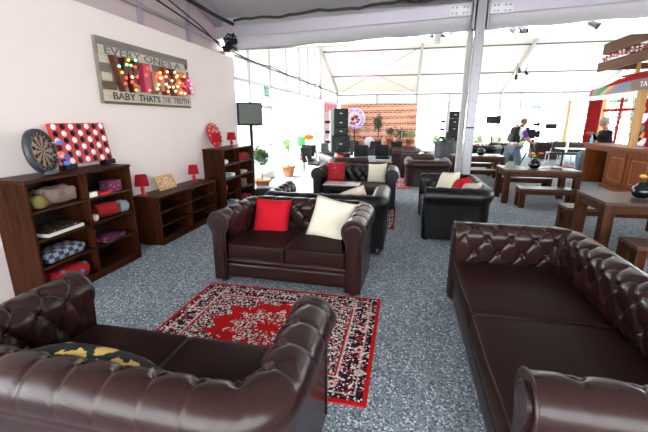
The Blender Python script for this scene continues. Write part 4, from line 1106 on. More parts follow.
def cabinet_speaker(name, label, loc, w, d, h, rz=0, group=None, cat='speaker'):
    r = thing(name, label, cat, loc, rz, group)
    MB().b2((-w/2, -d/2, 0), (w/2, d/2, h)).build('housing', M['blackpl'], r, bevel=.012)
    MB().b2((-w/2+.025, -d/2-.012, .025), (w/2-.025, -d/2, h-.025)).build('grille', M['spk'], r, bevel=.006)
    MB().b2((-.05, -d/2-.016, h*.46), (.05, -d/2-.010, h*.46+.03)).build('badge', M['steel'], r)
    return r
for (cx, cy, rz, wh) in ((-2.35, 13.5, R(20), 'left speaker stack by the glazed wall'), (2.24, 18.2, R(-8), 'far speaker stack behind the black tub')):
    z = 0; hs = [.44, .62, .10, .30, .30, .30]
    for k, h in enumerate([.52, .58, .30, .30, .34]):
        w = .66 if k < 2 else .52
        cabinet_speaker('loudspeaker', ['bottom bass bin of the', 'upper bass bin of the', 'lowest of three small boxes in the', 'middle small box of the', 'topmost box of the'][k]+' '+wh, (cx, cy, z), w, .5, h, rz)
        z += h+.002
    # ladder truss beside the stack
    t = thing('truss_tower', 'silver ladder truss tower carrying the '+wh, 'truss', (cx-.50, cy+.05, 0), rz)
    tm = MB()
    for sx in (-.13, .13):
        for sy in (-.13, .13): tm.tube([(sx, sy, 0), (sx, sy, 2.0)], .024, 8)
    tm.build('chord', M['alupaint'], t); tm = MB()
    for k in range(8):
        z0 = .1+k*.24
        tm.tube([(-.13, -.13, z0), (.13, -.13, z0+.24)], .011, 6); tm.tube([(-.13, .13, z0+.24), (.13, .13, z0)], .011, 6); tm.tube([(-.13, -.13, z0), (-.13, .13, z0+.24)], .011, 6); tm.tube([(.13, -.13, z0), (.13, .13, z0+.24)], .011, 6)
    tm.build('bracing', M['alupaint'], t)
    for k in range(4): MB().b2((-.09, -.17, .45+k*.36), (.09, -.13, .55+k*.36)).build('clamp', M['blackpl'], t)

def stand_screen(label, loc, rz, w, h, z, mat, cat='screen', name='screen_on_stand'):
    r = thing(name, label, cat, loc, rz)
    b = MB().b2((-w/2, -.05, z-h/2), (w/2, .03, z+h/2)).build('housing', M['spk'] if mat != 'screen_lt' else M['white'], r, bevel=.01)
    MB().b2((-w/2+.02, -.056, z-h/2+.02), (w/2-.02, -.049, z+h/2-.02)).build('screen', M[mat], b)
    MB().tube([(0, 0, .3), (0, 0, z)], .02, 8).build('pole', M['alupaint'] if mat == 'screen_lt' else M['blackpl'], r)
    for k in range(3):
        a = k*2*PI/3+.4; MB().tube([(0, 0, .55), (.36*math.cos(a), .36*math.sin(a), .012)], .013, 6).build('leg', M['blackpl'], r)
    return r
stand_screen('pale green screen on a white pole beside the left speaker stack', (-3.15, 13.2, 0), R(15), .36, .40, 1.68, 'screen_lt')
stand_screen('dark olive screen on a stand left of the camera operator, before far windows', (3.42, 16.0, 0), R(-12), .54, .29, 1.66, 'spk')
stand_screen('small dark screen on a stand by the far door', (6.55, 19.0, 0), R(-20), .44, .22, 1.38, 'spk')

# seating at the far end
chesterfield('club_sofa', 'brown leather sofa seen from behind, beyond the side-on black sofa', (.60, 9.75, 0), PI, 1.08, D=.88, H=.69, nseat=1, mat='farbrown', res=.03)
chesterfield('club_armchair', 'brown leather armchair turned right, second from the black sofa', (.40, 11.2, 0), -PI/2, 1.0, D=.88, H=.72, nseat=1, mat='farbrown', res=.035, cat='armchair')
chesterfield('club_sofa', 'brown leather sofa farthest toward the stage, right of the black chairs', (.10, 12.65, 0), -PI/2, 1.1, D=.92, H=.72, nseat=1, mat='farbrown', res=.035)
chesterfield('club_sofa', 'brown leather sofa in front of the left speaker stack, pale cushions on it', (-1.62, 9.55, 0), R(118), 1.5, D=.88, mat='farbrown', res=.03)
chesterfield('club_sofa', 'brown leather sofa by the far door, seen from behind, right of the camera operator', (6.05, 17.6, 0), PI, 1.12, D=.88, nseat=1, mat='farbrown', res=.035)
chesterfield('club_armchair', 'black leather armchair behind the farthest walnut table, left of camera operator', (3.95, 16.6, 0), PI, 1.0, D=.86, nseat=1, mat='black', pipe='pipe_black', res=.035, cat='armchair')
chesterfield('club_armchair', 'black leather armchair just right of the tent pole', (2.9, 14.6, 0), R(150), .95, D=.86, nseat=1, mat='black', pipe='pipe_black', res=.035, cat='armchair')
pillow('cushion', 'white cushion on brown sofa before the left speaker stack', (-1.72, 9.75, .60), (R(60), 0, R(100)), .40, 'cream', .07, seed=21)
pillow('cushion', 'red cushion on brown sofa before the left speaker stack', (-1.52, 9.35, .60), (R(60), 0, R(125)), .38, 'redcush', .07, seed=22)
pillow('cushion', 'white cushion on the brown armchair beyond the side-on black sofa', (.46, 11.15, .58), (R(62), 0, R(-80)), .38, 'cream', .07, seed=23)
# black tub
r = thing('planter_tub', 'large black tub with dark plants in front of the far windows', 'planter', (1.80, 17.3, 0))
MB().lathe([(.40, 0), (.44, .10), (.46, .62), (.52, .64), (.52, .74), (.44, .74), (.42, .66), (.0001, .64)], 12, smooth=False).build('tub', M['greypl'], r, bevel=.01)
leaves((0, 0, .76), (.40, .40, .14), 160, .13, 31, .2).build('foliage', M['leafd'], r)
# chairs and low table before the stage
def office_chair(label, loc, rz, group=None, mat='blackpl'):
    r = thing('lounge_chair', label, 'chair', loc, rz, group)
    MB().rbox((0, 0, .42), (.46, .46, .09), .03, 8, .01).build('seat', M[mat], r)
    MB().rbox((0, .22, .72), (.46, .08, .38), .03, 8).build('backrest', M[mat], r, rot=(R(-8), 0, 0), loc=(0, .10, 0))
    for sx in (-1, 1):
        for sy in (-1, 1): MB().bar((sx*.22, sy*.20, 0), (sx*.20, sy*.18, .38), .028).build('leg', M['alupaint'], r)
        MB().tube([(sx*.20, .20, .40), (sx*.20, .28, .62)], .014, 6).build('back_support', M['alupaint'], r)
    return r
office_chair('black low chair with pale legs, left one before the stage', (-1.40, 12.3, 0), R(185))
office_chair('black low chair with pale legs, right one before the stage', (-.68, 12.6, 0), R(175))
office_chair('black low chair behind the left stage chair, near the banner', (-1.95, 15.2, 0), R(160))
table('narrow brown low table in front of the black stage chairs', (-.84, 11.05, 0), 1.02, .42, .44, .06, 'coffee table', 'coffee_table')
for k, (x, y, rz) in enumerate([(5.62, 16.5, 3.1), (6.14, 16.55, 3.2), (6.66, 16.45, 3.1)]):
    office_chair(['brown-black cafe chair at the white table, leftmost of three', 'brown-black cafe chair in the middle behind the white table', 'brown-black cafe chair at the white table next to the bar end'][k], (x, y-.9, 0), rz, None, 'foot')
r = thing('cafe_table', 'white-topped cafe table with black legs near the bar end', 'table', (6.0, 14.7, 0))
MB().rbox((0, 0, .66), (1.2, .6, .035), .015, 8).build('tabletop', M['white'], r)
for sx in (-.4, .4):
    MB().tube([(sx, 0, .03), (sx, 0, .645)], .03, 10).build('column', M['blackpl'], r)
    MB().bar((sx, -.28, .02), (sx, .28, .02), .06, .04).bar((sx-.25, 0, .02), (sx+.25, 0, .02), .06, .04).build('base', M['blackpl'], r)

# band equipment on the stage
def mic(label, x, y, h, a, z=.30):
    r = thing('microphone_stand', label, 'microphone stand', (x, y, z), a)
    MB().lathe([(.14, 0), (.14, .02), (.02, .03)], 18).build('base', M['blackpl'], r)
    MB().tube([(0, 0, .02), (0, 0, h)], .011, 8).build('pole', M['alupaint'], r)
    MB().tube([(-.1, 0, h-.05), (.34, 0, h+.12)], .009, 8).build('boom', M['alupaint'], r)
    MB().ball((.37, 0, h+.13), .032, 0, 10).tube([(.33, 0, h+.115), (.25, 0, h+.08)], .014, 8).build('microphone', M['blackpl'], r)
mic('chrome microphone stand at the left of the stage, near the round sign', -2.05, 18.2, .80, .5); mic('chrome microphone stand just left of the tall stage tree', -1.62, 18.0, .86, 2.4)
mic('chrome microphone stand right of the tall stage tree', -1.0, 18.3, .84, .4); mic('chrome microphone stand at the right edge of the stage', -.15, 18.0, .90, 2.8)
def drum(nm, label, loc, rad, h, ax, mt='white', grp=None):
    r = thing(nm, label, 'drum', loc, 0)
    MB().lathe([(rad, -h/2), (rad, h/2)], 24, 0, (0,0,0), ax).build('shell', M[mt], r)
    for s in (-1, 1): MB().lathe([(rad*1.03, s*h/2-.012), (rad*1.03, s*h/2+.012)], 24, 0, (0,0,0), ax).build('rim', M['steel'], r)
    for k in range(3):
        a = k*2*PI/3+.5; MB().tube([(rad*.9*math.cos(a), rad*.9*math.sin(a), 0), (rad*1.15*math.cos(a), rad*1.15*math.sin(a), .30-loc[2])], .010, 6).build('leg', M['steel'], r)
drum('bass_drum', 'white bass drum on the stage between the microphone stands', (-1.75, 18.9, .56), .25, .34, 'y')
drum('floor_tom', 'white floor tom right of the bass drum', (-1.28, 19.2, .62), .19, .32, 'z'); drum('snare_drum', 'shallow snare drum left of the bass drum', (-2.12, 19.1, .78), .17, .14, 'z', 'redpl')
for k, (x, y, z, lb) in enumerate([(-2.3, 19.3, 1.12, 'brass cymbal on a stand left of the drums'), (-1.45, 19.4, 1.18, 'brass cymbal on a stand behind the floor tom')]):
    r = thing('cymbal', lb, 'cymbal', (x, y, .30))
    MB().lathe([(.22, z-.30), (.10, z-.285), (.03, z-.27), (.0001, z-.26)], 24, cap=False).build('plate', M['gold'], r)
    MB().tube([(0, 0, .0), (0, 0, z-.30)], .010, 8).build('pole', M['steel'], r)
    MB().tube([(-.2, -.1, 0), (0, 0, .35), (.2, -.1, 0)], .009, 6).tube([(0, .22, 0), (0, 0, .35)], .009, 6).build('legs', M['steel'], r)
for k, (x, y, lb) in enumerate([(-2.45, 17.9, 'black stage monitor wedge at the left front of the stage'), (-1.35, 17.85, 'black stage monitor wedge in the middle of the stage front'), (-.35, 17.85, 'black stage monitor wedge at the right of the stage front')]):
    r = thing('stage_monitor', lb, 'speaker', (x, y, .30), 0)
    m = MB(); yz(m, [(-.16, 0), (.18, 0), (.18, .34), (.05, .36)], -.26, .26); m.build('housing', M['blackpl'], r, bevel=.01)
# merchandise figure and trolleys by the glazed wall
r = thing('display_stand', 'green display stand with a round red no-entry disc and orange box on top', 'display', (-3.34, 11.7, 0), R(35))
M['ltgreen'] = plain('bright green panel', (.16, .52, .20), .5); M['ltgreen2'] = plain('pale green panel', (.45, .75, .45), .5)
MB().lathe([(.18, 0), (.18, .04), (.15, .05), (.14, .75), (.16, .78), (.16, .80), (.0001, .80)], 16).build('column', M['ltgreen2'], r)
MB().rbox((0, 0, .98), (.30, .20, .34), .06, 8).build('top_panel', M['ltgreen'], r)
MB().lathe([(.0001, -.20), (.14, -.20), (.14, -.17), (.0001, -.17)], 24, 0, (.02, 0, .48), 'y').build('red_disc', M['redpl'], r)
MB().b2((-.08, -.208, .455), (.12, -.20, .505)).build('white_bar', M['white'], r)
MB().b2((.10, -.10, 1.02), (.42, .10, 1.18)).build('orange_box', M['orange'], r, bevel=.01)
for k, (x, y, rz, lb) in enumerate([(-2.9, 11.15, .3, 'black folding chair behind the black low stool by the green stand'), (-2.45, 10.4, 1.2, 'black low stool before the green display stand')]):
    office_chair(lb, (x, y, 0), rz)
r = thing('equipment_trolley', 'small wheeled trolley with grey monitor by the left speaker stack', 'trolley', (-2.55, 12.2, 0), R(15))
MB().b2((-.22, -.18, .62), (.02, .10, .90)).build('monitor', M['greypl'], r, bevel=.02)
MB().b2((-.30, -.20, .56), (.34, .20, .59)).b2((-.30, -.20, .18), (.34, .20, .21)).build('shelf', M['blackpl'], r, bevel=.004)
for sx in (-.28, .32):
    for sy in (-.18, .18):
        MB().tube([(sx, sy, .06), (sx, sy, .58)], .012, 6).build('upright', M['alupaint'], r); MB().lathe([(.05, -.012), (.05, .012)], 14, 0, (sx, sy, .05), 'x').build('wheel', M['blackpl'], r)
MB().tube([(.32, -.18, .58), (.38, -.18, .92), (.38, .18, .92), (.32, .18, .58)], .012, 6).build('handle', M['blackpl'], r)
tag(MB().rbox((0,0,.15), (.5,.34,.30), .03, 8).build('equipment_case', M['blackpl'], None, (-2.72, 7.0, 0), (0,0,.3)), 'black equipment case on the floor beside the tall bookcase', 'case')

# ------------------------------------------------------------------ the marquee: floor, walls, posts, roof
EZ, FY, NY, XL, XR, SL = 3.05, 21.0, 7.55, -3.85, 9.2, .364
RY = (FY+NY)/2; RZ = EZ+(FY-RY)*SL
def st_(o): return struct(o)
st_(MB().b2((-7, -4.5, -.06), (XR+.1, FY+.1, 0)).build('floor', M['carpet']))
st_(MB().b2((-60, -60, -.12), (70, 90, -.07)).build('ground', M['asphalt']))
# partition wall
st_(MB().b2((XB-.07-.01, -.4, 0), (XB-.01, 7.42, 2.88)).build('wall_left', M['white_wall'], bevel=.004))
n_trim = [0]
def trim(mb, mat, **k):
    n_trim[0] += 1; return st_(mb.build('trim_%d' % n_trim[0], M[mat], **k))
# near tent gable (behind the partition) and roof
def roofz(y): return EZ+(min(FY-y, y-NY))*SL if y > NY else EZ+.5+(NY-y)*SL*.9
def slab(x0, x1, pts, mat, name, th=.03):
    m = MB(); n = len(pts); v = [(x, y, z) for x in (x0, x1) for y, z in pts]+[(x, y, z+th) for x in (x0, x1) for y, z in pts]
    for i in range(n-1):
        m.add([v[i], v[i+1], v[n+i+1], v[n+i]], [(0,1,2,3)]); m.add([v[2*n+i], v[2*n+i+1], v[3*n+i+1], v[3*n+i]], [(3,2,1,0)])
    m.add([v[0], v[n], v[3*n], v[2*n]], [(0,1,2,3)]); m.add([v[n-1], v[2*n-1], v[4*n-1], v[3*n-1]], [(0,1,2,3)])
    return st_(m.build(name, M[mat]))
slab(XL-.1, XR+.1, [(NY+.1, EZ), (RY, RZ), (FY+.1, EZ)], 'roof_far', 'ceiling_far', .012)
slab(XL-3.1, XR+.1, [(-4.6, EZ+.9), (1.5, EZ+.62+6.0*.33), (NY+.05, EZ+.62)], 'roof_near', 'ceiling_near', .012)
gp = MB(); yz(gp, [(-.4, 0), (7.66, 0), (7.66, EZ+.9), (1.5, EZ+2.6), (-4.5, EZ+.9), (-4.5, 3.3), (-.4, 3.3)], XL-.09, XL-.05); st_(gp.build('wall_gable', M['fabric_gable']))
for y in (6.4, 5.15, 3.6, 2.0): trim(MB().b2((XL-.05, y-.03, 0), (XL+.02, y+.03, roofz(y)-.05)), 'alupurple')
trim(MB().tube([(XL-.0, 1.0, 3.34), (XL-.0, 7.4, 3.20)], .03, 8), 'alupurple')
trim(MB().bar((XL+.03, 1.0, EZ+2.45), (XL+.03, 7.5, EZ+.5), .12, .16), 'alupurple')
# cables of the left truss
for k, (pts, rr_) in enumerate([([(XL+.12, 2.0, 4.35), (XL+.14, 4.2, 3.98), (XL+.2, 5.6, 3.60), (XL+.3, 6.9, 3.52), (XL+.45, 7.25, 3.46)], .035), ([(XL+.06, 4.2, 3.50), (XL+.08, 5.3, 3.42), (XL+.10, 6.2, 3.30), (XL+.16, 7.2, 3.12)], .014), ([(XL+.1, 5.6, 3.5), (XL+.12, 6.6, 3.30), (XL+.2, 7.25, 3.02)], .012)]):
    tag(MB().tube(pts, rr_, 8).build('cable_bundle', M['cable']), ['thick black cable bundle along the gable rafter above the white partition', 'thin black cable hanging along the pink gable fabric', 'black cable drooping to the corner junction of the gable'][k], 'cable')
pts = [(-3.4+7.6*k/40, 7.28, 3.53+.31*k/40+.018*math.sin(k*.9)+.012*math.sin(k*2.3)) for k in range(61)]
tag(MB().tube(pts, .026, 8).build('cable_run', M['cable']), 'long black cable run along the top of the eave beam', 'cable')
r = thing('cable_junction', 'tangle of black connectors where the partition meets the eave beam', 'cable', (-3.55, 7.20, 3.10))
rn = random.Random(2)
for k in range(9):
    p = [Vector((rn.uniform(-.10, .22), rn.uniform(-.08, .08), rn.uniform(-.16, .22))) for _ in range(4)]
    MB().tube(p, .013, 6).build('loop', M['cable'], r)
for k in range(3): MB().b2((-.05+.1*k, -.06, -.14+.06*k), (.03+.1*k, .02, -.03+.06*k)).build('connector', M['blackpl'], r, bevel=.006)
# valley between the tents: eave beam, sagging gutter fabric, post pair, brackets
def sloped(y0, y1, z0, z1, x0=-3.9, x1=XR, k=.034):
    m = MB(); v = []
    for x in (x0, x1):
        dz = (x-x0)*k; v += [(x, y0, z0+dz), (x, y1, z0+dz), (x, y1, z1+dz), (x, y0, z1+dz)]
    return m.add(v, [(3,2,1,0), (4,5,6,7), (0,1,5,4), (1,2,6,5), (2,3,7,6), (3,0,4,7)])
trim(sloped(7.42, 7.58, 3.245, 3.47), 'alupurple', bevel=.012)
trim(sloped(7.60, 7.63, 3.30, 4.00), 'roof_near')
m = MB(); n = 10; nx = 40; V = []; F = []
for i in range(nx+1):
    x = -3.75+(XR+3.75)*i/nx
    for j in range(n+1):
        a = j/n; y = 7.45+.55*a; z = 3.27+(x+3.75)*.034-.215*math.sin(PI*min(1, a*1.15))**.8*(1 if a < .87 else .9)-.012*math.sin(x*5+a*3)*math.sin(PI*a)
        V.append((x, y, z))
for i in range(nx):
    for j in range(n): F.append((i*(n+1)+j, i*(n+1)+j+1, (i+1)*(n+1)+j+1, (i+1)*(n+1)+j))
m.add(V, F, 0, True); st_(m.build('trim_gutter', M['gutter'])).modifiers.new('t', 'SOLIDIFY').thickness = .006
r = thing('tent_pole', 'tall grey aluminium tent pole with white side flange carrying the eave beam', 'pole', (1.17, 7.36, 0))
MB().b2((-.075, -.06, .012), (.085, .06, 3.75)).build('column', M['alu'], r, bevel=.012)
MB().b2((-.155, .25, .012), (-.05, .34, 3.40)).build('rear_column', M['alupaint'], r, bevel=.008)
MB().b2((-.24, -.14, 0), (.20, .40, .012)).build('base_plate', M['steel'], r)
for sx in (-1, 1):
    MB().b2((sx*.10, -.075, 3.18), (sx*.14, .06, 3.68)).build('splice_rail', M['alu'], r, bevel=.004)
    p = MB().b2((sx*.16, .045, 3.43), (sx*.52, .058, 3.59)).build('bracket_plate', M['steel'], r, bevel=.003)
    for bx in (.22, .28, .40, .47):
        for bz in (3.465, 3.555): MB().lathe([(.016, .025), (.016, .046)], 6, 0, (sx*bx, 0, bz), 'y').build('bolt', M['alu'], p)
MB().b2((-.078, -.064, 1.50), (.088, -.02, 1.525)).build('cable_tie', M['blackpl'], r)
for z in (.9, 1.3, 2.0, 2.6, 3.1): MB().lathe([(.008, -.066), (.008, -.06)], 8, 0, (0, 0, z), 'y').build('pin_hole', M['blackpl'], r)

# far tent: left gable and long far wall with clear panes between posts
wn = [0]
def bay(axis, a0, a1, fixed, z0, z1):
    """clear pane with a slim frame"""
    wn[0] += 1; t = .006
    lo, hi = ((fixed-t, a0, z0), (fixed+t, a1, z1)) if axis == 'y' else ((a0, fixed-t, z0), (a1, fixed+t, z1))
    o = st_(MB().b2(lo, hi).build('window_%d' % wn[0], M['pvc'])); f = MB(); q = .022
    for u0, u1, v0, v1 in ((a0, a1, z0, z0+.03), (a0, a1, z1-.03, z1), (a0, a0+.03, z0, z1), (a1-.03, a1, z0, z1)):
        if axis == 'y': f.b2((fixed-q, u0, v0), (fixed+q, u1, v1))
        else: f.b2((u0, fixed-q, v0), (u1, fixed+q, v1))
    f.build('window_frame', M['alupaint'], o); return o
ys = [7.62, 8.9, 10.35, 11.9, 13.4, 14.6, 15.8, 17.0, 18.9, 20.9]
for k in range(len(ys)-1):
    trim(MB().b2((XL-.05, ys[k]-.04, 0), (XL+.05, ys[k]+.04, roofz(ys[k])-.02)), 'alupaint')
    bay('y', ys[k]+.04, ys[k+1]-.04, XL, .02, 2.56)
trim(MB().b2((XL-.06, 16.66, 0), (XL+.08, 16.80, roofz(16.73)-.02)), 'alupaint'); trim(MB().b2((XL-.06, FY-.10, 0), (XL+.08, FY+.06, EZ)), 'alupaint')
gp = MB(); P_ = [(7.6, 2.58), (20.95, 2.58), (20.95, EZ), (RY, RZ), (7.6, EZ)]
yz(gp, P_, XL-.03, XL-.01); st_(gp.build('wall_gable_top', M['wallfab']))
trim(MB().b2((XL-.04, 7.6, 2.52), (XL+.06, 20.95, 2.60)), 'alupaint'); trim(MB().bar((XL+.10, 8.0, 3.02), (XL+.10, 20.9, 3.02), .04, .04), 'alu')
tag(MB().tube([(XL+.14, 7.7+13.2*k/40, 3.08-.05*abs(math.sin(k*PI/8))) for k in range(41)], .016, 6).build('cable_run', M['cable']), 'black cable strung along the rail of the glazed left gable', 'cable')
# door in the left gable
r = st_(MB().b2((XL+.03, 9.12, .02), (XL+.06, 10.18, 1.96)).build('door_1', M['pvc']))
f = MB()
for a, b in (((9.08, 0), (9.14, 2.02)), ((10.16, 0), (10.22, 2.02)), ((9.08, 1.96), (10.22, 2.04)), ((9.14, .95), (10.16, 1.0)), ((9.14, .02), (10.16, .22))): f.b2((XL+.02, a[0], a[1]), (XL+.09, b[0], b[1]))
f.build('door_frame', M['alupaint'], r); MB().tube([(XL+.10, 10.08, .95), (XL+.13, 10.08, .98), (XL+.13, 10.08, 1.12), (XL+.10, 10.08, 1.15)], .010, 6).build('door_handle', M['steel'], r)
def exit_sign(label, loc, rz, w=.34, h=.15):
    r = thing('exit_sign', label, 'sign', loc, rz)
    MB().b2((-w/2, -.015, -h/2), (w/2, .015, h/2)).build('sign_box', M['greensign'], r, bevel=.006)
    text_mesh('lettering', 'EXIT', .1, M['white'], r, (0, -.018, 0), (R(90), 0, 0), .001, fit=(w*.72, h*.55))
    MB().tube([(-w*.3, 0, h/2), (-w*.3, 0, h/2+.35)], .004, 5).tube([(w*.3, 0, h/2), (w*.3, 0, h/2+.35)], .004, 5).build('hanger', M['alu'], r)
exit_sign('green exit sign hanging over the door in the glazed left wall', (XL+.14, 9.72, 2.38), R(90), .34, .26)
exit_sign('green exit sign above the far door in the long window wall', (6.40, FY-.10, 2.28), 0, .40, .15)
# long far wall
xs = [XL+.1, -1.6, .52, 2.2, 3.3, 4.72, 5.68, 7.62, 9.1]
for k, x in enumerate(xs[1:], 1): trim(MB().b2((x-.06, FY-.08, 0), (x+.06, FY+.06, EZ-.02)), 'alupaint')
for k in range(len(xs)-1):
    if k == 0 or k == 1: 
        st_(MB().b2((xs[k]+.06, FY, 0), (xs[k+1]-.06, FY+.02, 2.55)).build('wall_far', M['wallfab'])) ; continue
    if k == 6:
        d = bay('x', xs[k]+.10, xs[k+1]-.10, FY, .02, 2.02); d.name = 'door_2'; bay('x', xs[k]+.06, xs[k+1]-.06, FY, 2.14, 2.52)
        trim(MB().b2((xs[k]+.05, FY-.06, 2.02), (xs[k+1]-.05, FY+.04, 2.14)), 'alupaint'); trim(MB().b2((xs[k]+.93, FY-.05, 0), (xs[k]+.99, FY+.03, 2.02)), 'alupaint'); continue
    bay('x', xs[k]+.06, xs[k+1]-.06, FY, .45, 2.52)
    st_(MB().b2((xs[k]+.06, FY-.02, 0), (xs[k+1]-.06, FY+.02, .45)).build('wall_far', M['wallfab']))
st_(MB().b2((XL, FY, 2.52), (XR, FY+.02, EZ)).build('wall_far_valance', M['wallfab']))
trim(MB().b2((XL, FY-.12, EZ-.10), (XR, FY-.0, EZ-.03)), 'alu'); trim(MB().b2((XL, FY-.10, 2.50), (XR, FY-.02, 2.56)), 'alupaint')
for x in [XL+.9*k for k in range(1, 5)]: trim(MB().b2((x-.02, FY-.06, 2.55), (x+.02, FY-.02, EZ-.1)), 'alupaint')
# rafters, purlins, wires
for x in (XL+.10, .50, 4.72, 8.95):
    trim(MB().bar((x, FY-.05, EZ-.06), (x, RY, RZ-.08), .11, .15), 'alupaint'); trim(MB().bar((x, RY, RZ-.08), (x, NY+.1, EZ+.05), .11, .15), 'alupaint')
for y in (16.8, 18.95, 12.0, 9.7): trim(MB().bar((XL, y, roofz(y)-.06), (XR, y, roofz(y)-.06), .05, .05), 'purlin')
trim(MB().bar((XL, RY, RZ-.10), (XR, RY, RZ-.10), .08, .08), 'alupaint')
for a, b in (((XL+.2, 20.7), (.45, 16.6)), ((.45, 20.7), (XL+.2, 16.6))):
    trim(MB().tube([(a[0], a[1], roofz(a[1])-.10), (b[0], b[1], roofz(b[1])-.10)], .010, 5), 'purlin')
# right gable with windows onto greenery
ys = [7.62, 9.4, 11.2, 13.0, 14.8, 16.6, 18.4, 20.9]
for k in range(len(ys)-1):
    trim(MB().b2((XR-.05, ys[k]-.05, 0), (XR+.05, ys[k]+.05, roofz(ys[k])-.02)), 'alupaint'); bay('y', ys[k]+.05, ys[k+1]-.05, XR, .02, 2.56)
gp = MB(); yz(gp, P_, XR+.01, XR+.03); st_(gp.build('wall_right_top', M['wallfab']))
for y0, y1 in ((-4.4, -2.5), (-2.4, -.45)):
    bay('y', y0, y1, XL-.07, .02, 3.28); trim(MB().b2((XL-.12, y1, 0), (XL-.02, y1+.1, 3.3)), 'alupaint')
# near tent: right wall solid fabric, back wall glazed
st_(MB().b2((XR, -4.5, 0), (XR+.03, 7.5, EZ+3)).build('wall_right', M['fabric_gable']))
for k in range(6):
    x = -6.5+2.6*k; trim(MB().b2((x-.06, -4.5, 0), (x+.06, -4.38, EZ+.9)), 'alupaint')
    if k < 5 or True: bay('x', x+.06, min(XR, x+2.54), -4.45, .02, EZ+.85)

# spotlights
def spot(label, loc, rot, pole=.16, on=None):
    r = thing('spotlight', label, 'spotlight', loc)
    MB().tube([(0, 0, pole), (0, 0, .06)], .012, 6).build('hanger', M['blackpl'], r)
    h = MB().lathe([(.001, -.11), (.045, -.10), (.055, -.04), (.055, .05), (.07, .10), (.06, .10), (.05, .06), (.0001, .05)], 16).build('lamp_housing', M['blackpl'], r, rot=rot)
    if on:
        MB().lathe([(.0001, .07), (.052, .07)], 16, cap=False).build('lens', M[on], h)
    else: MB().lathe([(.0001, .065), (.05, .065)], 16, cap=False).build('lens', M['screen'], h)
    return r
M['lens_on'] = plain('lit violet lens', (.9, .8, 1), .3, emit=(.85, .55, 1), es=14)
for x, lb, on in ((.42, 'small black spotlight at the left of the cluster under the eave beam', None), (.60, 'black spotlight second from left under the eave beam', None), (.80, 'violet-lit spotlight under the eave beam left of the pole', 'lens_on'), (1.92, 'violet-lit spotlight under the eave beam right of the pole', 'lens_on'), (2.06, 'black spotlight beside the right violet one under the eave beam', None), (3.25, 'lone black spotlight under the eave beam near the bar', None)):
    spot(lb, (x, 8.15, 3.10+(x+3.75)*.034), (R(120), 0, .3*x), .16, on)
for k, (x, y, z) in enumerate([(4.72, 18.3, 3.74), (4.98, 18.2, 3.62), (4.58, 18.1, 3.46)]):
    spot(['upper black spotlight of the trio on the far rafter', 'right-hand black spotlight of the trio on the far rafter', 'lowest black spotlight of the trio on the far rafter'][k], (x, y, z), (R(140), 0, k*1.5), roofz(y)-z-.1)

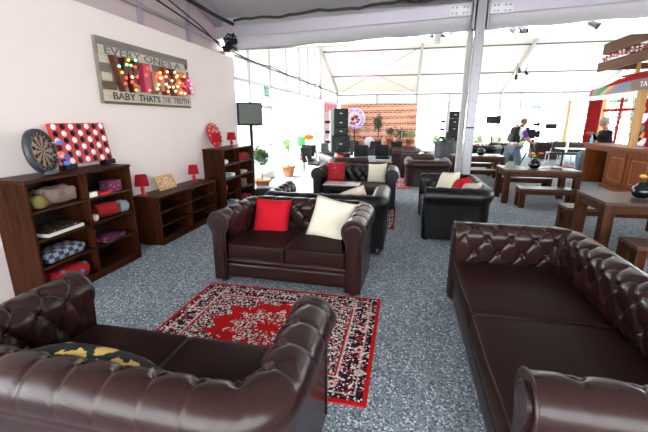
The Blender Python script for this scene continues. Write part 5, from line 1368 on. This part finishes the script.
# ------------------------------------------------------------------ outside greenery
for k, (x0, x1) in enumerate([(.7, 1.9), (2.4, 3.1), (3.7, 4.5), (5.0, 5.5), (6.1, 7.3), (8.1, 9.1)]):
    rn = random.Random(40+k); m = MB()
    for _ in range(6): 
        q = leaves((rn.uniform(x0, x1), 23+rn.uniform(-.3, .3), .45), ((x1-x0)*.25, .4, rn.uniform(.42, .65)), 130, .16, rn.random(), .3); m.add(q.v, q.f)
    o = m.build('garden_bush', M['bush']); tag(o, ['leftmost pale green bush outside the far windows', 'green bush outside just left of the tent pole', 'green bush outside behind the far olive screen', 'green bush outside left of the far door', 'green bush outside behind the far door', 'green bush outside at the right end of the far wall'][k], 'bush')
for k, (x, y, h) in enumerate([(10.4, 23.6, 3.2), (11.5, 24.2, 4.0), (12.7, 23.6, 3.4), (11.3, 21.6, 3.0), (13.6, 22.2, 3.8)]):
    r = thing('garden_tree', ['leafy tree outside just right of the red curtain', 'taller leafy tree outside behind the grey-haired man', 'leafy tree outside beyond the pine post of the bar', 'low leafy tree outside nearest the glazed gable behind the bar', 'leafy tree outside at the right edge behind the painted panel'][k], 'tree', (x, y, -.07))
    MB().tube([(0, 0, 0), (.05, 0, h*.5), (0, 0, h*.9)], [.09, .07, .04], 8).build('trunk', M['stem'], r)
    m = MB(); rn = random.Random(60+k)
    for _ in range(7):
        q = leaves((rn.uniform(-.7, .7), rn.uniform(-.9, .9), h*rn.uniform(.28, .95)), (.75, .75, .6), 150, .22, rn.random(), .3); m.add(q.v, q.f)
    m.build('crown', M['hedge'], r)

# ------------------------------------------------------------------ light, camera, output
w = bpy.data.worlds.new('overcast sky'); S.world = w; w.use_nodes = True
bg = w.node_tree.nodes['Background']; bg.inputs[0].default_value = (.92, .96, 1.0, 1); bg.inputs[1].default_value = 4.2
sd = bpy.data.lights.new('sun', 'SUN'); sd.energy = 9; sd.angle = R(4); sd.color = (1, .96, .9)
so = bpy.data.objects.new('sun', sd); C.objects.link(so); so.rotation_euler = Vector((-.62, -.10, .80)).to_track_quat('Z', 'Y').to_euler()

for k, (p, q, c, e) in enumerate([((-2.5, 18.3, .9), (-2.2, 18.0, 4.2), (1, .35, .75), 260), ((.75, 8.2, 3.15), (.9, 16.6, 4.6), (1, .35, .5), 160)]):
    ld = bpy.data.lights.new('stage_lamp', 'SPOT'); ld.energy = e; ld.color = c; ld.spot_size = R(60); ld.spot_blend = .9; ld.shadow_soft_size = .05
    lo = bpy.data.objects.new('stage_lamp', ld); C.objects.link(lo); lo.location = p; lo.rotation_euler = (Vector(q)-Vector(p)).to_track_quat('-Z', 'Y').to_euler()
cam = bpy.data.cameras.new('camera'); co = bpy.data.objects.new('camera', cam); C.objects.link(co)
cam.sensor_width = 36; cam.lens = 362/648*36; cam.clip_start = .05; cam.clip_end = 300
co.location = (0, 0, 1.65); co.rotation_euler = (PI/2-math.atan((216-120)/362), 0, R(12.3))
S.camera = co
S.view_settings.view_transform = 'Standard'; S.view_settings.look = 'None'; S.view_settings.gamma = 1; S.view_settings.use_curve_mapping = False
S.view_settings.exposure = 1.7
S.render.engine = "CYCLES"; cy = S.cycles
cy.use_denoising = True; cy.max_bounces = 10; cy.diffuse_bounces = 5; cy.glossy_bounces = 4; cy.transmission_bounces = 6; cy.transparent_max_bounces = 16
cy.caustics_reflective = False; cy.caustics_refractive = False; cy.sample_clamp_indirect = 8
